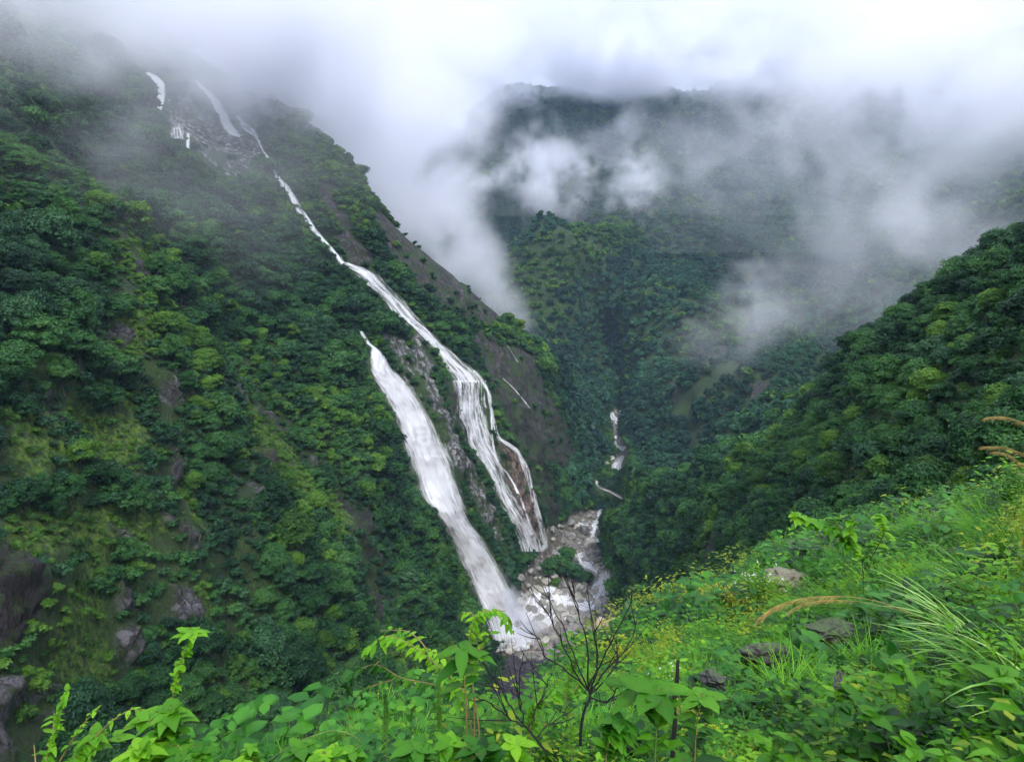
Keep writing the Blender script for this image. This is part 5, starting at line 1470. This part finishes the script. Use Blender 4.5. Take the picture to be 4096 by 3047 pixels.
for sg in (-1, 1):
    s_ = np.cross(unit(b_ - a_), Zup) * 1.0 * sg
    v, f = join_np([boxseg(a_ - bl + s_ + [0, 0, 1.1], b_ - bl + s_ + [0, 0, 1.1], .12, .12)] + [boxseg(a_ + (b_ - a_) * q - bl + s_ + [0, 0, .1], a_ + (b_ - a_) * q - bl + s_ + [0, 0, 1.2], .14, .14) if False else tube_np([a_ + (b_ - a_) * q - bl + s_ + [0, 0, .1], a_ + (b_ - a_) * q - bl + s_ + [0, 0, 1.15]], [.07, .07], 4) for q in np.linspace(.02, .98, 9)])
    mkobj('handrail', mesh_np('handrail', v, f, M_CONC), br)
for ps in ([(594, 476, 2), (597, 482, 2.2), (598, 487, 2)],):
    o = ribbon('path', *path(ps), M_CONC, .35, .05, 1.2, 5, avoid=0, rough=.02)
    tag(o, kind='structure')
# island thicket in the river bed
for j, (px, py, s, k, lb) in enumerate(((560, 566, 2.0, 1, 'round tree on the river island, middle of the thicket'), (574, 572, 1.6, 0, 'darker tree at the near edge of the river island thicket'), (548, 570, 1.5, 3, 'slim tree at the waterfall end of the river island thicket'), (585, 575, 1.2, 1, 'small tree at the rapids end of the river island thicket'), (566, 553, 1.5, 1, 'tree at the back of the river island thicket'), (556, 580, 1.0, 2, 'bright low bush-like tree at the front of the river island thicket'))):
    h, n = hit(px, py + 6, 60)
    r = bpy.data.objects.new('island_tree', None); COL.objects.link(r); r.location = h; r.scale = (s, s, s * .85); r.rotation_euler = (0, 0, j)
    mkobj('crown', PROTO['mid', k], r); mkobj('trunk', TRUNK[j % 3], r)
    tag(r, lb, 'tree')
# slim dead conifers sticking out of the forest by the upper stream
for j, (px, py, top_) in enumerate(((279, 196, 155), (286, 212, 182), (218, 212, 176))):
    h, n = hit(px, py, 60)
    t = project(np.array(h))[2]; Hh = (py - top_) / F * t
    r = bpy.data.objects.new('bare_tree', None); COL.objects.link(r); r.location = h
    rs = np.random.RandomState(j)
    ln = [(np.array([[0, 0, -1], [0.1, 0, Hh * .5], [0.15, .1, Hh]]), np.array([.35, .25, .08]))]
    mkobj('trunk', stems_me('trunk', ln, M_TWIG, 6), r)
    lb_ = []
    for k in range(12):
        z = Hh * rs.uniform(.15, .6); a = rs.uniform(0, 6.28); L = rs.uniform(1.2, 3.2)
        lb_.append((np.array([[0.1, 0, z], [math.cos(a) * L * .6, math.sin(a) * L * .6, z + .1], [math.cos(a) * L, math.sin(a) * L, z - .4]]), np.array([.1, .07, .02])))
    mkobj('branch', stems_me('branch', lb_, M_TWIG, 4), r)
    tag(r, ['tall thin bare tree trunk standing against the narrow upper stream', 'shorter bare trunk just below the tall one by the upper stream', 'thin bare trunk in the forest left of the upper stream'][j], 'tree')

# ================================================================ MIST
def mist_volume(name, B, lo, hi, vox, scl=1.0):
    """low cloud as one density grid; blobs are ellipsoids of cloud at their real places"""
    # (px, py, distance, radius across, radius along, radius up, density, raggedness, roll)
    lo, hi = np.array(lo, float), np.array(hi, float)
    ng = bpy.data.node_groups.new('low_cloud', 'GeometryNodeTree')
    ng.interface.new_socket('Geometry', in_out='INPUT', socket_type='NodeSocketGeometry')
    ng.interface.new_socket('Geometry', in_out='OUTPUT', socket_type='NodeSocketGeometry')
    nd, lk = ng.nodes, ng.links
    def new(t, **kw):
        x = nd.new(t)
        ins = kw.pop('ins', {})
        for k, v in kw.items(): setattr(x, k, v)
        for k, v in ins.items():
            if isinstance(v, bpy.types.NodeSocket): lk.new(v, x.inputs[k])
            else: x.inputs[k].default_value = v
        return x
    def mth(op, a, b=0.0, c=None, clamp=False):
        i = {0: a, 1: b}
        if c is not None: i[2] = c
        return new('ShaderNodeMath', operation=op, use_clamp=clamp, ins=i).outputs[0]
    pos = new('GeometryNodeInputPosition').outputs[0]
    def nz(scale, det, seed):
        return new('ShaderNodeTexNoise', noise_dimensions='4D', ins={'Vector': pos, 'W': seed, 'Scale': scale, 'Detail': det, 'Roughness': 0.62, 'Distortion': 1.2}).outputs[0]
    n1 = nz(scl / 80.0, 6, 1.3)      # about 0.2 .. 0.8
    n2 = nz(scl / 230.0, 4, 7.7)
    n0 = nz(scl / 34.0, 6, 3.1)
    tot = None
    for (bx, by, bt, ra, rl, ru, den, rag, roll) in B:
        c = P(bx, by, bt)
        e = new('ShaderNodeVectorMath', operation='SUBTRACT', ins={0: pos, 1: tuple(c)}).outputs[0]
        rt = new('ShaderNodeVectorRotate', rotation_type='EULER_XYZ', ins={'Vector': e, 'Rotation': (0, math.radians(roll), 0)}).outputs[0]
        sc = new('ShaderNodeVectorMath', operation='MULTIPLY', ins={0: rt, 1: (1 / ra, 1 / rl, 1 / ru)}).outputs[0]
        ln = new('ShaderNodeVectorMath', operation='LENGTH', ins={0: sc}).outputs['Value']
        n = (mth('ADD', mth('MULTIPLY', n0, .6), mth('MULTIPLY', n1, .4)) if ra < 80 else n1) if ra < 170 else mth('ADD', mth('MULTIPLY', n1, .45), mth('MULTIPLY', n2, .55))
        # soft ellipsoid, eaten into by the noise: more so towards its rim
        sh = mth('SUBTRACT', 1.0, mth('MULTIPLY', ln, ln), clamp=True)
        e = mth('MULTIPLY', mth('SUBTRACT', n, 0.5), 6.0 + 22.0 * rag)
        e = mth('ADD', e, mth('ADD', mth('MULTIPLY', mth('SUBTRACT', 1.0, ln), 1.0 - rag), 0.50 - .6 * rag))
        e = new('ShaderNodeMath', operation='MULTIPLY', use_clamp=True, ins={0: e, 1: 1.0}).outputs[0]
        a = mth('MULTIPLY', mth('MULTIPLY', mth('MULTIPLY', sh, e), e), den)
        tot = a if tot is None else mth('ADD', tot, a)
    res = (hi - lo) / np.array(vox)
    vc = new('GeometryNodeVolumeCube', ins={'Density': tot, 'Background': 0.0, 'Min': tuple(lo), 'Max': tuple(hi),
             'Resolution X': int(res[0]), 'Resolution Y': int(res[1]), 'Resolution Z': int(res[2])})
    m = N('cloud_droplets')
    pv = m.n('ShaderNodeVolumePrincipled', ins={'Color': (0.935, 0.945, 1.0, 1), 'Density': 1.0, 'Anisotropy': 0.0})
    m.done(pv.outputs[0], vol=True)
    sm = new('GeometryNodeSetMaterial', ins={0: vc.outputs[0], 'Material': m.m})
    go = new('NodeGroupOutput')
    lk.new(sm.outputs[0], go.inputs[0])
    me = bpy.data.meshes.new(name)
    o = mkobj(name, me)
    me.materials.append(m.m)
    md = o.modifiers.new('cloud', 'NODES'); md.node_group = ng
    tag(o, kind='stuff')
    return o
MIST = [
 # ceiling: wide flat sheets of cloud lying over everything far
 (560, 40, 1130, 520, 330, 85, .013, .16, 0),
 (600, -40, 900, 700, 260, 60, .008, .2, 0),
 (880, 30, 1040, 340, 300, 80, .014, .22, 0),
 (590, 70, 1080, 260, 120, 46, .015, .22, 0),
 (760, 56, 1080, 200, 120, 56, .013, .2, 0),
 (500, 100, 1150, 110, 120, 60, .012, .25, 0),
 # bank hanging behind the waterfall ridge, down to the notch
 (345, 60, 570, 150, 200, 120, .015, .14, 0),
 (395, 150, 570, 84, 140, 88, .018, .16, 0),
 (428, 205, 560, 54, 100, 66, .020, .2, 20),
 (466, 256, 530, 32, 60, 46, .022, .25, 40),
 (500, 298, 520, 20, 45, 30, .018, .3, 40),
 (524, 326, 520, 12, 40, 16, .012, .35, 40),
 (440, 130, 700, 70, 90, 60, .012, .3, 0),
 # cloud over the top falls and dripping over the ridge line
 (225, 0, 340, 130, 120, 34, .020, .15, 18),
 (270, 45, 345, 64, 60, 38, .045, .12, 35),
 (245, 30, 340, 80, 60, 36, .035, .1, 20),
 (335, 112, 400, 60, 60, 34, .030, .16, 40),
 (350, 140, 420, 46, 50, 34, .016, .2, 45),
 (300, 84, 365, 70, 60, 38, .045, .14, 40),
 (400, 210, 430, 36, 40, 32, .018, .22, 45),
 (440, 262, 440, 22, 40, 18, .010, .3, 40),
 (160, 40, 270, 90, 70, 30, .010, .2, 25),
 (372, 185, 440, 26, 40, 22, .008, .3, 45),
 (60, -25, 230, 80, 90, 26, .022, .15, 0),
 (190, 50, 235, 150, 90, 58, .0075, .2, 15),
 (70, 60, 190, 80, 60, 40, .0085, .22, 10),
 (150, 170, 210, 110, 60, 50, .0030, .25, 20),
 (290, 150, 330, 70, 70, 50, .0034, .3, 30),
 (40, 130, 180, 50, 50, 40, .003, .4, 20),
 # torn patches on the far mountain
 (560, 182, 900, 84, 80, 54, .030, .30, -12),
 (528, 150, 930, 60, 60, 50, .012, .4, 30),
 (600, 135, 960, 100, 60, 60, .010, .42, 0),
 (634, 190, 880, 48, 60, 66, .024, .34, 8),
 (482, 177, 900, 52, 60, 20, .024, .32, 0),
 (648, 232, 860, 26, 40, 34, .014, .4, -10),
 (690, 150, 900, 90, 60, 60, .006, .45, 20),
 # thin far murk
 (640, 300, 950, 800, 450, 260, .0009, .02, 0),
 (640, 74, 1150, 340, 170, 54, .014, .14, 0),
 # right hand mass, trailing down the slope
 (870, 70, 640, 150, 160, 80, .012, .25, -10),
 (990, 90, 560, 180, 160, 84, .011, .25, 0),
 (845, 190, 480, 80, 90, 50, .0075, .38, -30),
 (900, 262, 330, 34, 60, 44, .011, .38, -35),
 (945, 215, 330, 50, 60, 30, .008, .38, -35),
 (758, 318, 400, 28, 36, 20, .020, .40, 20),
 (742, 290, 420, 44, 40, 22, .010, .48, 40),
 (800, 300, 400, 60, 40, 26, .0045, .46, -30),
 (720, 345, 420, 40, 40, 20, .005, .46, 0),
 (830, 265, 420, 60, 50, 34, .006, .44, -35),
 (850, 325, 300, 36, 40, 30, .006, .42, -35),
 (780, 140, 760, 150, 100, 70, .0045, .42, 0),
 (740, 200, 700, 120, 80, 40, .0025, .45, -20),
]
mist_volume('mist', MIST, (-1000, 110, 100), (1300, 1750, 900), (5.5, 7, 5))
# spray thrown up by the falls
c0 = np.array(hit(515, 630, 60)[0]); c1 = np.array(hit(470, 425, 60)[0])
t0_, t1_ = project(c0)[2], project(c1)[2]
SPRAY = [(516, 630, t0_ - 4, 13, 9, 9, .32, .2, 0), (508, 606, t0_ - 3, 8, 6, 12, .18, .25, 0), (530, 634, t0_ - 2, 13, 10, 4, .05, .3, 0), (498, 580, t0_, 5, 5, 10, .05, .3, -25), (540, 620, t0_, 16, 14, 5, .02, .3, 0)]
lo_ = c0 - [34, 26, 12]; hi_ = c0 + [44, 30, 34]
mist_volume('spray', SPRAY, lo_, hi_, (1.1, 1.3, 1.1), 6.0)
SPRAY2 = [(467, 408, t1_ - 2, 7, 4, 10, .14, .25, 8), (474, 432, t1_ - 2, 8, 4, 9, .12, .25, 8), (488, 455, t1_ - 2, 7, 4, 7, .05, .3, 30), (538, 548, t1_ + 14, 7, 6, 5, .05, .3, 0)]
lo_ = c1 - [26, 24, 50]; hi_ = c1 + [46, 34, 24]
mist_volume('spray', SPRAY2, lo_, hi_, (1.2, 1.4, 1.2), 6.0)

def haze_box():
    m = N('air')
    pv = m.n('ShaderNodeVolumePrincipled', ins={'Color': (0.50, 0.72, 1.0, 1), 'Density': HAZE, 'Anisotropy': 0.0})
    m.done(pv.outputs[0], vol=True)
    bm = bmesh.new()
    bmesh.ops.create_cube(bm, size=1.0)
    me = bpy.data.meshes.new('haze'); bm.to_mesh(me); bm.free()
    me.materials.append(m.m)
    o = mkobj('haze', me)
    o.location = (0, 2000, 440); o.scale = (8200, 8200, 1100)
    tag(o, kind='stuff')
HAZE = 0.00010
haze_box()
